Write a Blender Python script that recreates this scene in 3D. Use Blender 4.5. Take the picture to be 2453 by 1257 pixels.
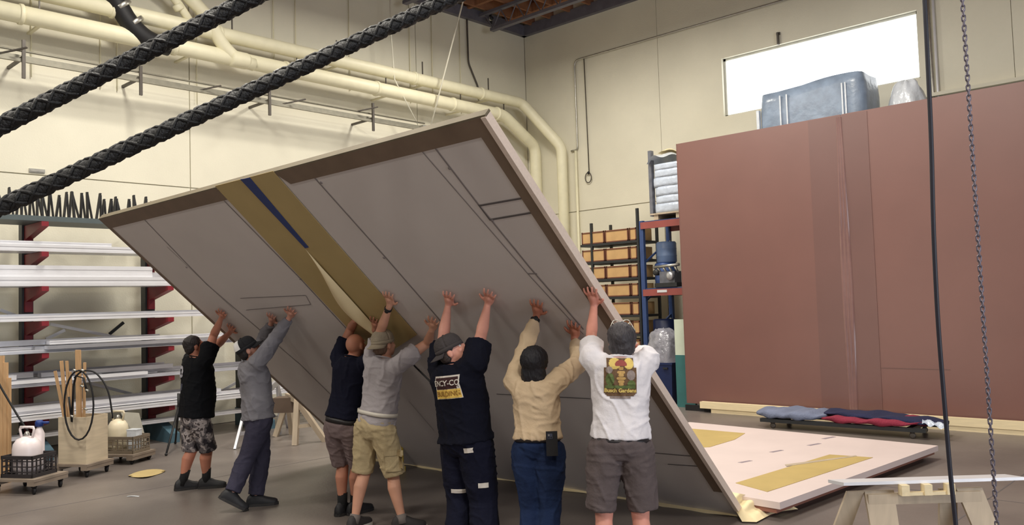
import bpy, bmesh, math, random
from mathutils import Vector, Matrix, noise
from mathutils.bvhtree import BVHTree
random.seed(7)
for o in list(bpy.data.objects): bpy.data.objects.remove(o)
scene = bpy.context.scene
COL = scene.collection
V = Vector
# ------------------------------------------------------------------ camera
IW, IH, FPX = 2453.0, 1257.0, 2000.0
YAW, PITCH, ROLL = .756, .0522, -.0313
CPOS = V((0, 0, 1.9))
FW = V((-math.sin(YAW)*math.cos(PITCH), math.cos(YAW)*math.cos(PITCH), math.sin(PITCH)))
_r = FW.cross(V((0, 0, 1))).normalized(); _u = _r.cross(FW)
RT = _r*math.cos(ROLL) + _u*math.sin(ROLL); UP = -_r*math.sin(ROLL) + _u*math.cos(ROLL)
cd = bpy.data.cameras.new('camera'); cam = bpy.data.objects.new('camera', cd); COL.objects.link(cam)
cd.sensor_fit = 'HORIZONTAL'; cd.sensor_width = 36; cd.lens = FPX/IW*36; cd.clip_start = .05; cd.clip_end = 200
cam.matrix_world = Matrix((( RT.x, UP.x, -FW.x, CPOS.x), (RT.y, UP.y, -FW.y, CPOS.y), (RT.z, UP.z, -FW.z, CPOS.z), (0, 0, 0, 1)))
scene.camera = cam
# ------------------------------------------------------------------ world, lights, exposure
w = bpy.data.worlds.new('world'); scene.world = w; w.use_nodes = True
w.node_tree.nodes['Background'].inputs[0].default_value = (.55, .68, .95, 1); w.node_tree.nodes['Background'].inputs[1].default_value = 1.0
vs = scene.view_settings
vs.view_transform = 'Standard'; vs.look = 'None'; vs.gamma = 1; vs.use_curve_mapping = False; vs.exposure = 0.3
def area(name, loc, target, size, power, color):
    ld = bpy.data.lights.new(name, 'AREA'); ld.shape = 'RECTANGLE'; ld.size, ld.size_y = size; ld.energy = power; ld.color = color
    o = bpy.data.objects.new(name, ld); COL.objects.link(o); o.location = loc
    o.rotation_euler = (V(target)-V(loc)).to_track_quat('-Z', 'Y').to_euler(); return o
WARM = (1, .95, .85)
# the hall's own ceiling lamps, one regular grid of equal lamps above the frame, and the daylight coming in from the right-hand side wall
for x, y in ((-10, 11), (-10, 5), (-10, -1), (-5, 9.5), (-5, 2), (-5, -5), (1, 1), (1, -5)):
    area('ceiling_lamp_offscreen', (x, y, 7.9), (x, y, 0), (1.6, .7), 250, WARM)
area('daylight_right_offscreen', (9.6, 3, 2.4), (0, 3, 2.4), (5.5, 4.4), 560, (.86, .91, 1.0))

# ------------------------------------------------------------------ picking points in the room
def ray(px, py): return FW + RT*((px-IW/2)/FPX) - UP*((py-IH/2)/FPX)
def DP(px, py, d): return CPOS + ray(px, py)*d
def _on(px, py, ax, v):
    r = ray(px, py); return CPOS + r*((v-CPOS[ax])/r[ax])
def OX(px, py, x): return _on(px, py, 0, x)
def OY(px, py, y): return _on(px, py, 1, y)
def OZ(px, py, z=0.): return _on(px, py, 2, z)
def proj(p):
    q = p-CPOS; z = q.dot(FW); return (IW/2+FPX*q.dot(RT)/z, IH/2-FPX*q.dot(UP)/z, z)
GF = V((FW.x, FW.y, 0)).normalized(); GR = V((GF.y, -GF.x, 0))

# ------------------------------------------------------------------ materials
MATS = {}
def mat(name, col, rough=.6, metal=0., var=.12, scale=6., bump=0., bscale=60., spec=.5, stretch=None, col2=None, trans=0., emit=0., alpha=1., coat=0.):
    if name in MATS: return MATS[name]
    m = bpy.data.materials.new(name); m.use_nodes = True; nt = m.node_tree; n = nt.nodes; l = nt.links; b = n['Principled BSDF']
    b.inputs['Roughness'].default_value = rough; b.inputs['Metallic'].default_value = metal
    b.inputs['Specular IOR Level'].default_value = spec; b.inputs['Coat Weight'].default_value = coat; b.inputs['Coat IOR'].default_value = 1.5; b.inputs['Coat Roughness'].default_value = .33
    if trans: b.inputs['Transmission Weight'].default_value = trans
    if alpha < 1: b.inputs['Alpha'].default_value = alpha
    tc = n.new('ShaderNodeTexCoord'); mp = n.new('ShaderNodeMapping'); l.new(tc.outputs['Object'], mp.inputs[0])
    if stretch: mp.inputs['Scale'].default_value = stretch
    nz = n.new('ShaderNodeTexNoise'); nz.inputs['Scale'].default_value = scale; nz.inputs['Detail'].default_value = 5; l.new(mp.outputs[0], nz.inputs['Vector'])
    rp = n.new('ShaderNodeValToRGB'); c = V(col); c2 = V(col2) if col2 else c*(1-var)
    rp.color_ramp.elements[0].position = .3; rp.color_ramp.elements[1].position = .7
    rp.color_ramp.elements[0].color = (*c2, 1); rp.color_ramp.elements[1].color = (*(c if col2 else c*(1+var*.5)), 1)
    l.new(nz.outputs['Fac'], rp.inputs[0]); l.new(rp.outputs[0], b.inputs['Base Color'])
    if emit:
        b.inputs['Emission Color'].default_value = (*col, 1); b.inputs['Emission Strength'].default_value = emit
    if bump:
        bz = n.new('ShaderNodeTexNoise'); bz.inputs['Scale'].default_value = bscale; bz.inputs['Detail'].default_value = 4; l.new(mp.outputs[0], bz.inputs['Vector'])
        bp = n.new('ShaderNodeBump'); bp.inputs['Strength'].default_value = bump; bp.inputs['Distance'].default_value = .02
        l.new(bz.outputs['Fac'], bp.inputs['Height']); l.new(bp.outputs[0], b.inputs['Normal'])
    MATS[name] = m; return m
M_ = mat
def sk(r, g, b):   # sRGB 0-255 -> linear
    f = lambda c: ((c/255+.055)/1.055)**2.4 if c > 10 else c/255/12.92
    return (f(r), f(g), f(b))
M_wall = mat('painted_wall', sk(224, 219, 200), .75, var=.05, scale=1.2, bump=.15, bscale=40)
M_floor = mat('concrete_floor', sk(126, 117, 111), .42, var=.0, scale=.9, bump=.1, bscale=30, col2=sk(100, 92, 88))
M_wood = mat('roof_wood', sk(150, 104, 74), .8, var=.3, scale=3, stretch=(8, 1, 1))
M_steelp = mat('painted_steel', sk(104, 102, 112), .55, var=.15)
M_pipe = mat('pipe_paint', sk(232, 226, 196), .5, var=.05)
M_black = mat('black_rubber', sk(22, 21, 24), .6, var=.3, scale=40)
M_rope = mat('black_braid', sk(9, 9, 11), .5, var=.3, scale=70, bump=.4, bscale=90)
M_galv = mat('galvanised_steel', sk(190, 188, 180), .35, .85, var=.15, scale=12)
M_strut = mat('strut_steel', sk(136, 132, 118), .5, .35, var=.15, scale=12)
M_dsteel = mat('dark_bracket_steel', sk(84, 78, 72), .5, .3)
M_white = mat('white_coated_aluminium', sk(228, 228, 232), .32, .25, var=.06, scale=4)
M_alu = mat('mill_aluminium', sk(205, 206, 212), .3, .7, var=.1, scale=5)
M_rackblk = mat('rack_black', sk(40, 42, 44), .5, var=.2)
M_rackred = mat('rack_red', sk(126, 22, 36), .5, var=.15)
M_tray = mat('tray_grey', sk(78, 88, 90), .5)
M_teal = mat('rack_teal', sk(70, 98, 112), .55, var=.15)
M_panel = mat('panel_face', sk(214, 207, 204), .7, var=.05, scale=1.4, bump=.06, bscale=14)
M_brownstrip = mat('panel_border_board', sk(122, 103, 86), .7, var=.12, scale=6)
M_edge = mat('panel_edge_wood', sk(226, 208, 194), .7, var=.06, stretch=(2, 9, 9))
M_paper = mat('masking_paper', sk(186, 164, 112), .7, var=.06, scale=3, bump=.12, bscale=12)
M_paper2 = mat('masking_paper_inner', sk(240, 222, 178), .75, var=.04, bump=.1, bscale=14)
M_blue = mat('blue_tape', sk(14, 48, 116), .5, var=.1)
M_line = mat('pencil_line', sk(138, 130, 130), .8, var=.1)
M_slot = mat('dark_slot', sk(98, 92, 92), .8, var=.1)
M_ply = mat('plywood', sk(200, 184, 158), .65, var=.14, scale=3, stretch=(1, 1, 9))
M_ply2 = mat('plywood_grey', sk(188, 172, 150), .65, var=.16, scale=3, stretch=(9, 1, 1))
M_pine = mat('pine_timber', sk(196, 158, 116), .6, var=.18, scale=4, stretch=(12, 12, 1))
M_brown = mat('brown_board', sk(122, 82, 74), .4, var=.07, scale=1.1, spec=.5, coat=1.)
M_brown2 = mat('brown_board_strip', sk(112, 76, 70), .4, var=.07, scale=1.1, spec=.5, coat=1.)
M_cream = mat('cream_timber', sk(236, 218, 178), .6, var=.08, stretch=(1, 9, 9))
M_ochre = mat('ochre_sheet', sk(190, 166, 104), .6, var=.12, scale=2.5)
M_sheet = mat('white_sheet', sk(222, 206, 202), .5, var=.05, scale=2)
M_redbrown = mat('red_brown_board', sk(140, 92, 78), .6, var=.15)
M_card = mat('cardboard', sk(196, 158, 108), .8, var=.1)
M_cardedge = mat('cardboard_edge', sk(106, 62, 46), .8, var=.1)
M_rackblue = mat('rack_blue', sk(52, 74, 122), .5, var=.15)
M_orange = mat('rack_beam', sk(150, 78, 72), .5, var=.12)
M_film = mat('stretch_film', sk(196, 206, 222), .18, var=.12, scale=9, bump=.5, bscale=16, spec=.8)
M_filmwhite = mat('white_film', sk(222, 228, 236), .25, var=.08, bump=.5, bscale=14, spec=.7)
M_bluefilm = mat('blue_film', sk(140, 156, 178), .3, var=.25, scale=5, bump=.3, bscale=12, spec=.7)
M_navy = mat('navy_plastic', sk(26, 40, 82), .45, var=.2)
M_drum = mat('blue_drum', sk(52, 80, 138), .4, var=.15)
M_blanket = mat('blanket_blue', sk(116, 124, 148), .9, var=.12, bump=.5, bscale=40)
M_blanketred = mat('blanket_red', sk(138, 40, 62), .9, var=.15, bump=.5, bscale=40)
M_blanketnavy = mat('blanket_navy', sk(32, 36, 70), .9, var=.15, bump=.5, bscale=40)
M_tank = mat('propane_tank', sk(232, 220, 220), .35, var=.06)
M_crate = mat('black_crate', sk(44, 40, 42), .55, var=.15)
M_yellow = mat('yellow_paint', sk(178, 146, 40), .5, var=.1)
M_mint = mat('mint_board', sk(206, 216, 198), .6, var=.06)
M_tealpost = mat('teal_post', sk(58, 112, 112), .5, var=.1)
M_chain = mat('chain_steel', sk(120, 114, 126), .4, .7, var=.2, scale=30)
M_machine = mat('machine_grey', sk(120, 122, 132), .4, .4, var=.3, scale=8)
M_glow = mat('window_daylight', (.95, .98, 1.), .5, var=0, emit=2.0)
M_cable = mat('black_cable', sk(34, 34, 46), .5, var=.1)
M_wrope = mat('white_rope', sk(226, 222, 204), .7, var=.1)

# ------------------------------------------------------------------ mesh builder
class MB:
    def __init__(s): s.v = []; s.f = []
    def add(s, vs_, fs):
        k = len(s.v); s.v += [V(p) for p in vs_]; s.f += [tuple(i+k for i in f) for f in fs]; return s
    def box(s, c, size, ax=None):
        c = V(c); X, Y, Z = ax if ax else (V((1, 0, 0)), V((0, 1, 0)), V((0, 0, 1)))
        a, b, d = (X*size[0]/2, Y*size[1]/2, Z*size[2]/2)
        return s.add([c-a-b-d, c+a-b-d, c+a+b-d, c-a+b-d, c-a-b+d, c+a-b+d, c+a+b+d, c-a+b+d],
                     [(3, 2, 1, 0), (4, 5, 6, 7), (0, 1, 5, 4), (1, 2, 6, 5), (2, 3, 7, 6), (3, 0, 4, 7)])
    def beam(s, p0, p1, w, h, upv=(0, 0, 1)):     # rectangular bar from p0 to p1
        p0, p1 = V(p0), V(p1); X = (p1-p0); L = X.length; X /= L; Y = V(upv).cross(X)
        if Y.length < 1e-4: Y = V((1, 0, 0)).cross(X)
        Y.normalize(); Z = X.cross(Y); return s.box((p0+p1)/2, (L, w, h), (X, Y, Z))
    def prism(s, poly, d):                       # closed polygon (3D points) pushed along vector d
        n = len(poly); poly = [V(p) for p in poly]; d = V(d)
        return s.add(poly+[p+d for p in poly], [tuple(range(n))[::-1], tuple(range(n, 2*n))]+[(i, (i+1) % n, n+(i+1) % n, n+i) for i in range(n)])
    def loft(s, rings, cap=True):
        n = len(rings[0]); vs_ = [p for r in rings for p in r]; fs = []
        for k in range(len(rings)-1):
            for i in range(n): fs.append((k*n+i, k*n+(i+1) % n, (k+1)*n+(i+1) % n, (k+1)*n+i))
        if cap: fs += [tuple(range(n))[::-1], tuple(range((len(rings)-1)*n, len(rings)*n))]
        return s.add(vs_, fs)
    def tube(s, path, r, seg=10, cap=True):
        path = [V(p) for p in path]; rs = r if isinstance(r, (list, tuple)) else [r]*len(path)
        t0 = (path[1]-path[0]).normalized(); N = t0.orthogonal().normalized(); rings = []
        for i, p in enumerate(path):
            t = (path[min(i+1, len(path)-1)]-path[max(i-1, 0)]).normalized()
            N = (N-t*N.dot(t)).normalized(); B = t.cross(N)
            rings.append([p+(N*math.cos(2*math.pi*k/seg)+B*math.sin(2*math.pi*k/seg))*rs[i] for k in range(seg)])
        return s.loft(rings, cap)
    def ell(s, c, a, b, d, seg=16, rows=10):       # ellipsoid with axis vectors a, b, d
        c, a, b, d = V(c), V(a), V(b), V(d); rings = []
        for i in range(1, rows):
            th = math.pi*i/rows; rings.append([c-d*math.cos(th)+(a*math.cos(2*math.pi*k/seg)+b*math.sin(2*math.pi*k/seg))*math.sin(th) for k in range(seg)])
        k0 = len(s.v); s.loft(rings, False); n = len(s.v); s.v += [c-d, c+d]
        m = (rows-2)*seg
        for k in range(seg):
            s.f.append((n, k0+(k+1) % seg, k0+k)); s.f.append((n+1, k0+m+k, k0+m+(k+1) % seg))
        return s
    def sph(s, c, r, seg=12, rows=8): return s.ell(c, (r, 0, 0), (0, r, 0), (0, 0, r), seg, rows)
    def lathe(s, c, prof, seg=20, axis=(0, 0, 1)):
        c = V(c); Z = V(axis).normalized(); X = Z.orthogonal().normalized(); Y = Z.cross(X)
        return s.loft([[c+Z*z+(X*math.cos(2*math.pi*k/seg)+Y*math.sin(2*math.pi*k/seg))*r for k in range(seg)] for r, z in prof])
    def grid(s, fn, nu, nv):
        k = len(s.v); s.v += [V(fn(i/nu, j/nv)) for j in range(nv+1) for i in range(nu+1)]
        s.f += [(k+j*(nu+1)+i, k+j*(nu+1)+i+1, k+(j+1)*(nu+1)+i+1, k+(j+1)*(nu+1)+i) for j in range(nv) for i in range(nu)]; return s
    def mesh(s, name):
        me = bpy.data.meshes.new(name); me.from_pydata(s.v, [], s.f); me.update(); return me
    def build(s, name, m, parent=None, smooth=False, **tags):
        if parent: off = base_of(parent)
        else:
            lo = V([min(p[i] for p in s.v) for i in range(3)]); hi = V([max(p[i] for p in s.v) for i in range(3)])
            off = V(((lo.x+hi.x)/2, (lo.y+hi.y)/2, lo.z))
        s.v = [p-off for p in s.v]; me = s.mesh(name)
        return link(name, me, m, parent, None if parent else off, smooth, **tags)
def fixn(me):
    bm = bmesh.new(); bm.from_mesh(me); bmesh.ops.recalc_face_normals(bm, faces=bm.faces); bm.to_mesh(me); bm.free()
def link(name, me, m, parent=None, loc=None, smooth=False, **tags):
    fixn(me)
    o = bpy.data.objects.new(name, me); COL.objects.link(o)
    if m: me.materials.append(m)
    if parent: o.parent = parent
    if loc is not None: o.location = loc
    if smooth: me.polygons.foreach_set('use_smooth', [True]*len(me.polygons))
    for k, v in tags.items(): o[k] = v
    return o
def base_of(o):
    p = V((0, 0, 0))
    while o: p += o.location; o = o.parent
    return p
def thing(name, loc, label, category, group=None):
    o = bpy.data.objects.new(name, None); COL.objects.link(o); o.location = loc; o.empty_display_size = .1
    o['label'] = label; o['category'] = category
    if group: o['group'] = group
    return o
def struct(name): 
    o = bpy.data.objects.new(name, None); COL.objects.link(o); o['kind'] = 'structure'; return o
def dup(o, loc=None, parent=None, **tags):
    c = o.copy(); COL.objects.link(c)
    if parent: c.parent = parent
    if loc is not None: c.location = loc
    for k, v in tags.items(): c[k] = v
    for ch in list(o.children):
        dup(ch, None, c)
    return c
def arc_path(pts, r=.25, n=6):                    # polyline with rounded corners
    pts = [V(p) for p in pts]; out = [pts[0]]
    for i in range(1, len(pts)-1):
        a, b, c = pts[i-1], pts[i], pts[i+1]; d = min(r, (a-b).length*.45, (c-b).length*.45)
        p = b+(a-b).normalized()*d; q = b+(c-b).normalized()*d
        for k in range(n+1):
            t = k/n; out.append(p*(1-t)**2+b*2*t*(1-t)+q*t*t)
    return out+[pts[-1]]
# ================================================================== the room
WX, WY, XM, YM, CH = -13.95, 15.5, 10.0, -12.0, 8.68
fl = MB(); fl.box(((WX+XM)/2, (WY+YM)/2, -.1), (XM-WX+.6, WY-YM+.6, .2))
floor = fl.build('floor', M_floor, kind='structure')
# floor: tone of worn concrete comes from two noises, gloss varies a little
nt = M_floor.node_tree; bs = nt.nodes['Principled BSDF']
n2 = nt.nodes.new('ShaderNodeTexNoise'); n2.inputs['Scale'].default_value = .35; n2.inputs['Detail'].default_value = 6
mr = nt.nodes.new('ShaderNodeMapRange'); mr.inputs[3].default_value = .28; mr.inputs[4].default_value = .5
nt.links.new(n2.outputs['Fac'], mr.inputs[0]); nt.links.new(mr.outputs[0], bs.inputs['Roughness'])
for y in (8.6, 1.2): MB().box(((WX+XM)/2, y, .0008), (XM-WX, .012, .0012)).build('floor_joint', M_slot, floor)
for x in (-9.4, -2.2): MB().box((x, (WY+YM)/2, .0008), (.012, WY-YM, .0012)).build('floor_joint', M_slot, floor)

def wall_panels(wall, axis, at, spans, zs, hole=None, into=1):
    """concrete panels proud of the backing, with open joints between them"""
    g = .009
    for (a0, a1) in spans:
        for (z0, z1) in zs:
            rects = [(a0, a1, z0, z1)]
            if hole and a0 < hole[0] < a1 and z0 < hole[2] < z1:
                h0, h1, k0, k1 = hole
                rects = [(a0, h0+g, z0, z1), (h1-g, a1, z0, z1), (h0+g, h1-g, z0, k0+g), (h0+g, h1-g, k1-g, z1)]
                gg = 0
            m = MB()
            for (p, q, r, t) in rects:
                gx = g if len(rects) == 1 else g
                c = ((p+q)/2, (r+t)/2); sz = (q-p-2*g if len(rects) == 1 else q-p-.0, t-r-2*g if len(rects) == 1 else t-r)
                if axis == 'x': m.box((at, c[0], c[1]), (.05, sz[0], sz[1]))
                else: m.box((c[0], at, c[1]), (sz[0], .05, sz[1]))
            m.build('wall_panel', M_wall, wall)
M_back = M_wall
wl = MB().box((WX-.2, (WY+YM)/2, 4.7), (.3, WY-YM+.7, 9.4)).build('wall_left', M_back, kind='structure')
j1 = OX(455, 330, WX).y; j2 = OX(708, 100, WX).y; j3 = OX(836, 100, WX).y
wall_panels(wl, 'x', WX-.025, [(YM, -1), (-1, 2.6), (2.6, j1), (j1, 11.9), (11.9, WY)], [(0, 4.13), (4.13, 9.3)])
wTL, wBR = OY(1727, 140, WY), OY(2206, 187, WY); wx0, wx1, wz0, wz1 = wTL.x, wBR.x, wBR.z, wTL.z
wr = MB()
t = .3
for (x0, x1, z0, z1) in [(WX-.35, wx0, 0, 9.4), (wx1, XM+.35, 0, 9.4), (wx0, wx1, 0, wz0), (wx0, wx1, wz1, 9.4)]:
    wr.box(((x0+x1)/2, WY+.2, (z0+z1)/2), (x1-x0, t, z1-z0))
wr = wr.build('wall_right', M_back, kind='structure')
wall_panels(wr, 'y', WY+.025, [(WX, -10.0), (-10.0, -3.2), (-3.2, 3.4), (3.4, XM)], [(0, 4.1), (4.1, 9.3)], (wx0, wx1, wz0, wz1))
win = MB()
for (a, b, c, d) in [(wx0, wx1, wz0, wz0+.05), (wx0, wx1, wz1-.05, wz1), (wx0, wx0+.05, wz0, wz1), (wx1-.05, wx1, wz0, wz1)]:
    win.box(((a+b)/2, WY+.14, (c+d)/2), (b-a, .08, d-c))
win = win.build('window_1', mat('window_frame_paint', sk(214, 214, 206), .5), kind='structure')
xm = (wx0+wx1)/2
for k in range(3):
    a = wx0+(wx1-wx0)*k/3; b = wx0+(wx1-wx0)*(k+1)/3
    MB().box(((a+b)/2, WY+.16, (wz0+wz1)/2), (b-a, .012, wz1-wz0)).build('pane', M_glow, win)
MB().box((( -4.6+XM)/2, WY-.06, wz0-.35), (XM+4.6, .12, .06)).build('trim_1', M_wall, kind='structure')
M_dark = mat('dim_bounce_grey', sk(96, 92, 92), .8, var=.08, scale=1.2)  # grey set dark to dim reflections and bounce from surfaces out of view
wb = MB().box(((WX+XM)/2, YM-.15, 4.7), (XM-WX+.6, .3, 9.4)).build('wall_back', M_dark, kind='structure')
ws = MB().box((XM+.15, (WY+YM)/2, 4.7), (.3, WY-YM+.6, 9.4)).build('wall_side', M_dark, kind='structure')
# dark slatted screen added out of view to cut the left wall's reflection
sd = MB().box((WX+.03, -5.0, 4.3), (.06, 10.6, 8.6)).build('added_dark_screen', M_dark, kind='structure')
for k in range(28): MB().box((WX+.07, -5.0, .2+k*.3), (.03, 10.2, .26)).build('slat', M_dark, sd)
# ceiling: wooden deck on purlins, steel joists below
ce = MB().box(((WX+XM)/2, (WY+YM)/2, 9.25), (XM-WX+.6, WY-YM+.6, .15)).build('ceiling', M_wood, kind='structure')
for k in range(13):
    x = WX+.35+k*.62
    MB().box((x, 6.0, 9.03), (.06, 19., .28)).build('purlin', M_wood, ce)
for y in (14.75, 13.45, 12.15, 9.55): MB().box((WX+4.1, y, 9.0), (8.2, .09, .2)).build('blocking', M_wood, ce)
MB().box((WX+.06, (WY+YM)/2, CH+.13), (.12, WY-YM, .26)).build('ledger', M_steelp, ce)
MB().box(((WX+XM)/2, WY-.06, CH+.13), (XM-WX, .12, .26)).build('ledger', M_steelp, ce)
def joist(y, x0=WX+.1, x1=-2.0):
    m = MB(); m.box(((x0+x1)/2, y, 8.82), (x1-x0, .1, .07))
    mm = MB().box(((x0+x1)/2+.2, y, 8.38), (x1-x0-.4, .12, .07)); n = int((x1-x0)/.5)
    for i in range(n):
        a = V((x0+.2+i*.5, y, 8.8)); b = V((x0+.45+i*.5, y, 8.4)); c = V((x0+.7+i*.5, y, 8.8))
        m.tube([a, b], .014, 6); m.tube([b, c], .014, 6)
    o = m.build('joist', M_steelp, ce); mm.build('bottom_chord', M_steelp, o)
for y in (OX(1142, 66, WX).y, 11.2, 8.6, 5.5): joist(y)
# ---------------------------------------------------------------- pipes on the left wall
def at_x(px, py, x): return OX(px, py, x)
PX = WX+.5
zU = OX(600, 98, PX).z; zL = OX(600, 149, PX).z
yU = OX(1250, 248, PX).y; yL = OX(1205, 277, PX).y
e1 = OY(1345, 352, WY-.24); e2 = OY(1282, 352, WY-.24)
def pipe(name, pts, r, label, group='fire mains on the cream wall', rr=.17):
    t = thing(name, V(pts[-1]), label, 'pipe', group)
    MB().tube(arc_path(pts, rr), r, 18).build('pipe_run', M_pipe, t, True); return t
pU = pipe('water_main', [(PX, -4, zU), (PX, yU, zU), (e1.x, WY-.24, e1.z), (e1.x, WY-.24, 0)], .125, 'upper thick cream pipe running along the wall and bending down in the corner')
pL = pipe('water_main', [(PX, -4, zL), (PX, yL, zL), (e2.x, WY-.24, e2.z), (e2.x, WY-.24, 0)], .135, 'lower thick cream pipe running along the wall and bending down in the corner')
# couplings and hanger straps, each a part of its pipe
for k, (p, z, r, ys) in enumerate([(pU, zU, .125, (5.2, 7.0, 9.2, 11.4, 13.4)), (pL, zL, .135, (3.9, 6.2, 8.3, 10.4, 12.5, 13.9))]):
    for y in ys:
        MB().lathe((PX, y-.03, z), [(r+.012, 0), (r+.02, .01), (r+.02, .05), (r+.012, .06)], 18, (0, 1, 0)).build('coupling', M_pipe, p, True)
        MB().beam((PX, y+.25, z+r-.01), (PX, y+.25, z+r+.28), .02, .02).build('hanger_stub', M_dsteel, p)
        MB().box(((PX+WX)/2, y+.25, z-r+.02), (PX-WX, .05, .03)).build('support_arm', M_pipe, p)
# black insulated crossover with clamps, and a cream crossover
def cross(y0, y1, m, r, label, clamps):
    t = thing('crossover_pipe', (PX, y0, zL), label, 'pipe')
    pts = [(PX+.06, y0-.5, zU+.62), (PX+.06, y0, zU+.25), (PX+.06, (y0+y1)/2, (zU+zL)/2), (PX+.06, y1, zL-.02), (PX+.06, y1+.35, zL-.05)]
    MB().tube(arc_path(pts, .2), r, 16).build('elbow', m, t, True)
    if clamps:
        for f, rr in ((.28, r+.02), (.62, r+.02)):
            p = V(pts[1]).lerp(V(pts[3]), f); d = (V(pts[3])-V(pts[1])).normalized()
            MB().lathe(p-d*.04, [(rr-.015, 0), (rr, .012), (rr, .068), (rr-.015, .08)], 16, d).build('clamp', M_galv, t, True)
    else:
        p = V(pts[3]); d = V((0, 1, 0)); MB().lathe(p-d*.1, [(r+.01, 0), (r+.03, .03), (r+.03, .3), (r+.01, .34)], 16, d).build('tee_fitting', m, t, True)
    return t
yc = OX(285, 40, PX).y; cross(yc-.15, OX(350, 95, PX).y, M_black, .15, 'black wrapped elbow pipe with silver clamps joining the two cream mains', True)
yd = OX(505, 55, PX).y; cross(yd-.1, OX(560, 120, PX).y, M_pipe, .115, 'cream diagonal pipe fitting linking the two cream mains', False)
p0 = OX(400, -25, PX); p1 = OX(430, 12, PX); p2 = OX(455, 52, PX)
t = thing('branch_pipe', p2, 'short cream branch pipe rising from the upper main beside the diagonal fitting', 'pipe')
MB().tube(arc_path([p0+V((0, -.6, .3)), p0, p1, p2], .1), .07, 14).build('branch_run', M_pipe, t, True)
MB().lathe(p1-V((0, .05, 0)), [(.075, 0), (.09, .02), (.09, .09), (.075, .11)], 14, (p2-p1)).build('coupling', M_pipe, t, True)
# ---------------------------------------------------------------- strut rail with brackets and its two ropes
RX = WX+.55
zr = OX(0, 133, RX).z; ye = OX(1005, 300, RX).y
t = thing('strut_rail', (RX, ye, zr), 'long galvanised double strut rail on dark wall brackets below the cream pipes', 'rail')
def chan(m, x, z, y0, y1, w=.05, h=.05):      # C channel along y
    k = .006
    poly = [(-w/2, -h/2), (w/2, -h/2), (w/2, h/2), (w/2-.012, h/2), (w/2-.012, -h/2+k), (-w/2+.012, -h/2+k), (-w/2+.012, h/2), (-w/2, h/2)]
    m.prism([(x+a, y0, z+b) for a, b in poly], (0, y1-y0, 0)); return m
chan(MB(), RX, zr+.03, -3, ye).build('channel', M_strut, t)
chan(MB(), RX+.12, zr-.05, -3, ye-.1, .045, .045).build('channel', M_strut, t)
MB().tube([(RX+.05, -3, zr+.11), (RX+.05, ye+.1, zr+.11)], .016, 8).build('track_rod', M_strut, t, True)
for (px, a, b) in ((52, 98, 190), (332, 160, 230), (640, 205, 278), (888, 248, 315)):
    q0 = OX(px, a, RX+.1); q1 = OX(px+3, b, RX+.1); y = (q0.y+q1.y)/2
    o = MB().box((RX+.16, y, (q0.z+q1.z)/2), (.035, .045, q0.z-q1.z)).build('bracket', M_dsteel, t)
    MB().box(((WX+RX+.16)/2, y, zr-.01), (RX+.16-WX, .04, .04)).build('bracket_arm', M_dsteel, o)
for px, py in ((30, 122), (500, 212), (705, 244), (880, 262)):
    c = OX(px, py, RX+.2); MB().beam(c+V((-.16, -.14, -.03)), c+V((.16, .14, .04)), .03, .02).build('cross_clip', M_dsteel, t)
e = thing('trolley_clamp', (RX+.05, ye, zr-.1), 'shiny metal clamp at the end of the strut rail', 'clamp')
MB().box((RX+.05, ye+.05, zr), (.2, .16, .1)).box((RX+.05, ye-.1, zr-.08), (.12, .1, .08)).build('clamp_body', M_galv, e)
MB().tube([(RX+.05, ye+.1, zr+.02), (RX+.05, ye+.32, zr+.05)], .025, 8).build('pin', M_galv, e, True)
MB().lathe((RX-.04, ye+.12, zr-.02), [(.06, 0), (.075, .02), (.075, .06), (.06, .08)], 14, (1, 0, 0)).build('wheel', M_white, e, True)
def rope(name, pts, r, m, label, cat, group=None, seg=8):
    return MB().tube(pts, r, seg).build(name, m, None, True, label=label, category=cat, **({'group': group} if group else {}))
a = V((RX+.05, ye+.28, zr+.1)); top = OX(1110, 0, WX+1.3); d = top-a
rope('hoist_rope', [a, a+d*.5, top, a+d*((8.5-a.z)/d.z)], .016, M_wrope, 'pale rope rising from the rail clamp to the roof', 'rope')
a = V((RX+.05, ye-.1, zr+.08)); b = OX(945, 190, RX+.05); c = OX(936, 70, RX+.05)
rope('guy_wire', [a, b, c, V((c.x, c.y, 8.8))], .012, M_wrope, 'thin wire kinked over the cream pipes above the rail end', 'rope')
a = OX(1146, 210, WX+.04); b = OX(1122, 150, WX+.04); c = OX(1119, 60, WX+.04)
rope('conduit', arc_path([V((a.x, a.y, zU)), a, b, c, V((c.x, c.y, 8.75))], .1), .02, M_dsteel, 'thin dark conduit with a dogleg on the cream wall near the corner', 'conduit')
for px in (655, 708, 836, 980, 1033, 1100):
    y = OX(px, 60, WX+.03).y
    rope('hanger_rod', [(WX+.03, y, 8.7), (WX+.03, y, zL if px > 650 else zU)], .01, M_pipe, 'thin painted rod running from the roof ledger down to the cream pipes', 'rod', 'hanger rods above the pipes')
for px in (75, 240, 280, 470):
    y = OX(px, 60, WX+.03).y
    rope('hanger_rod', [(WX+.03, y, 8.7), (WX+.03, y, zr-.1)], .01, M_pipe, 'thin painted rod running from the roof ledger down to the strut rail', 'rod', 'hanger rods above the rail')
t = thing('security_camera', OX(1178, 52, WX+.25), 'small dark camera hanging under the roof edge above the pipes', 'camera')
c = OX(1172, 42, WX+.25)
MB().box(c+V((0, .05, .03)), (.05, .04, .36)).build('mount', M_rackblk, t); MB().tube([c+V((.02, -.02, -.05)), c+V((.18, -.1, -.09))], .05, 12).build('housing', M_galv, t, True)
MB().lathe(c+V((.175, -.1, -.09)), [(.04, 0), (.046, .01), (.03, .02)], 12, (.16, -.08, -.04)).build('lens', M_black, t, True)
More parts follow.
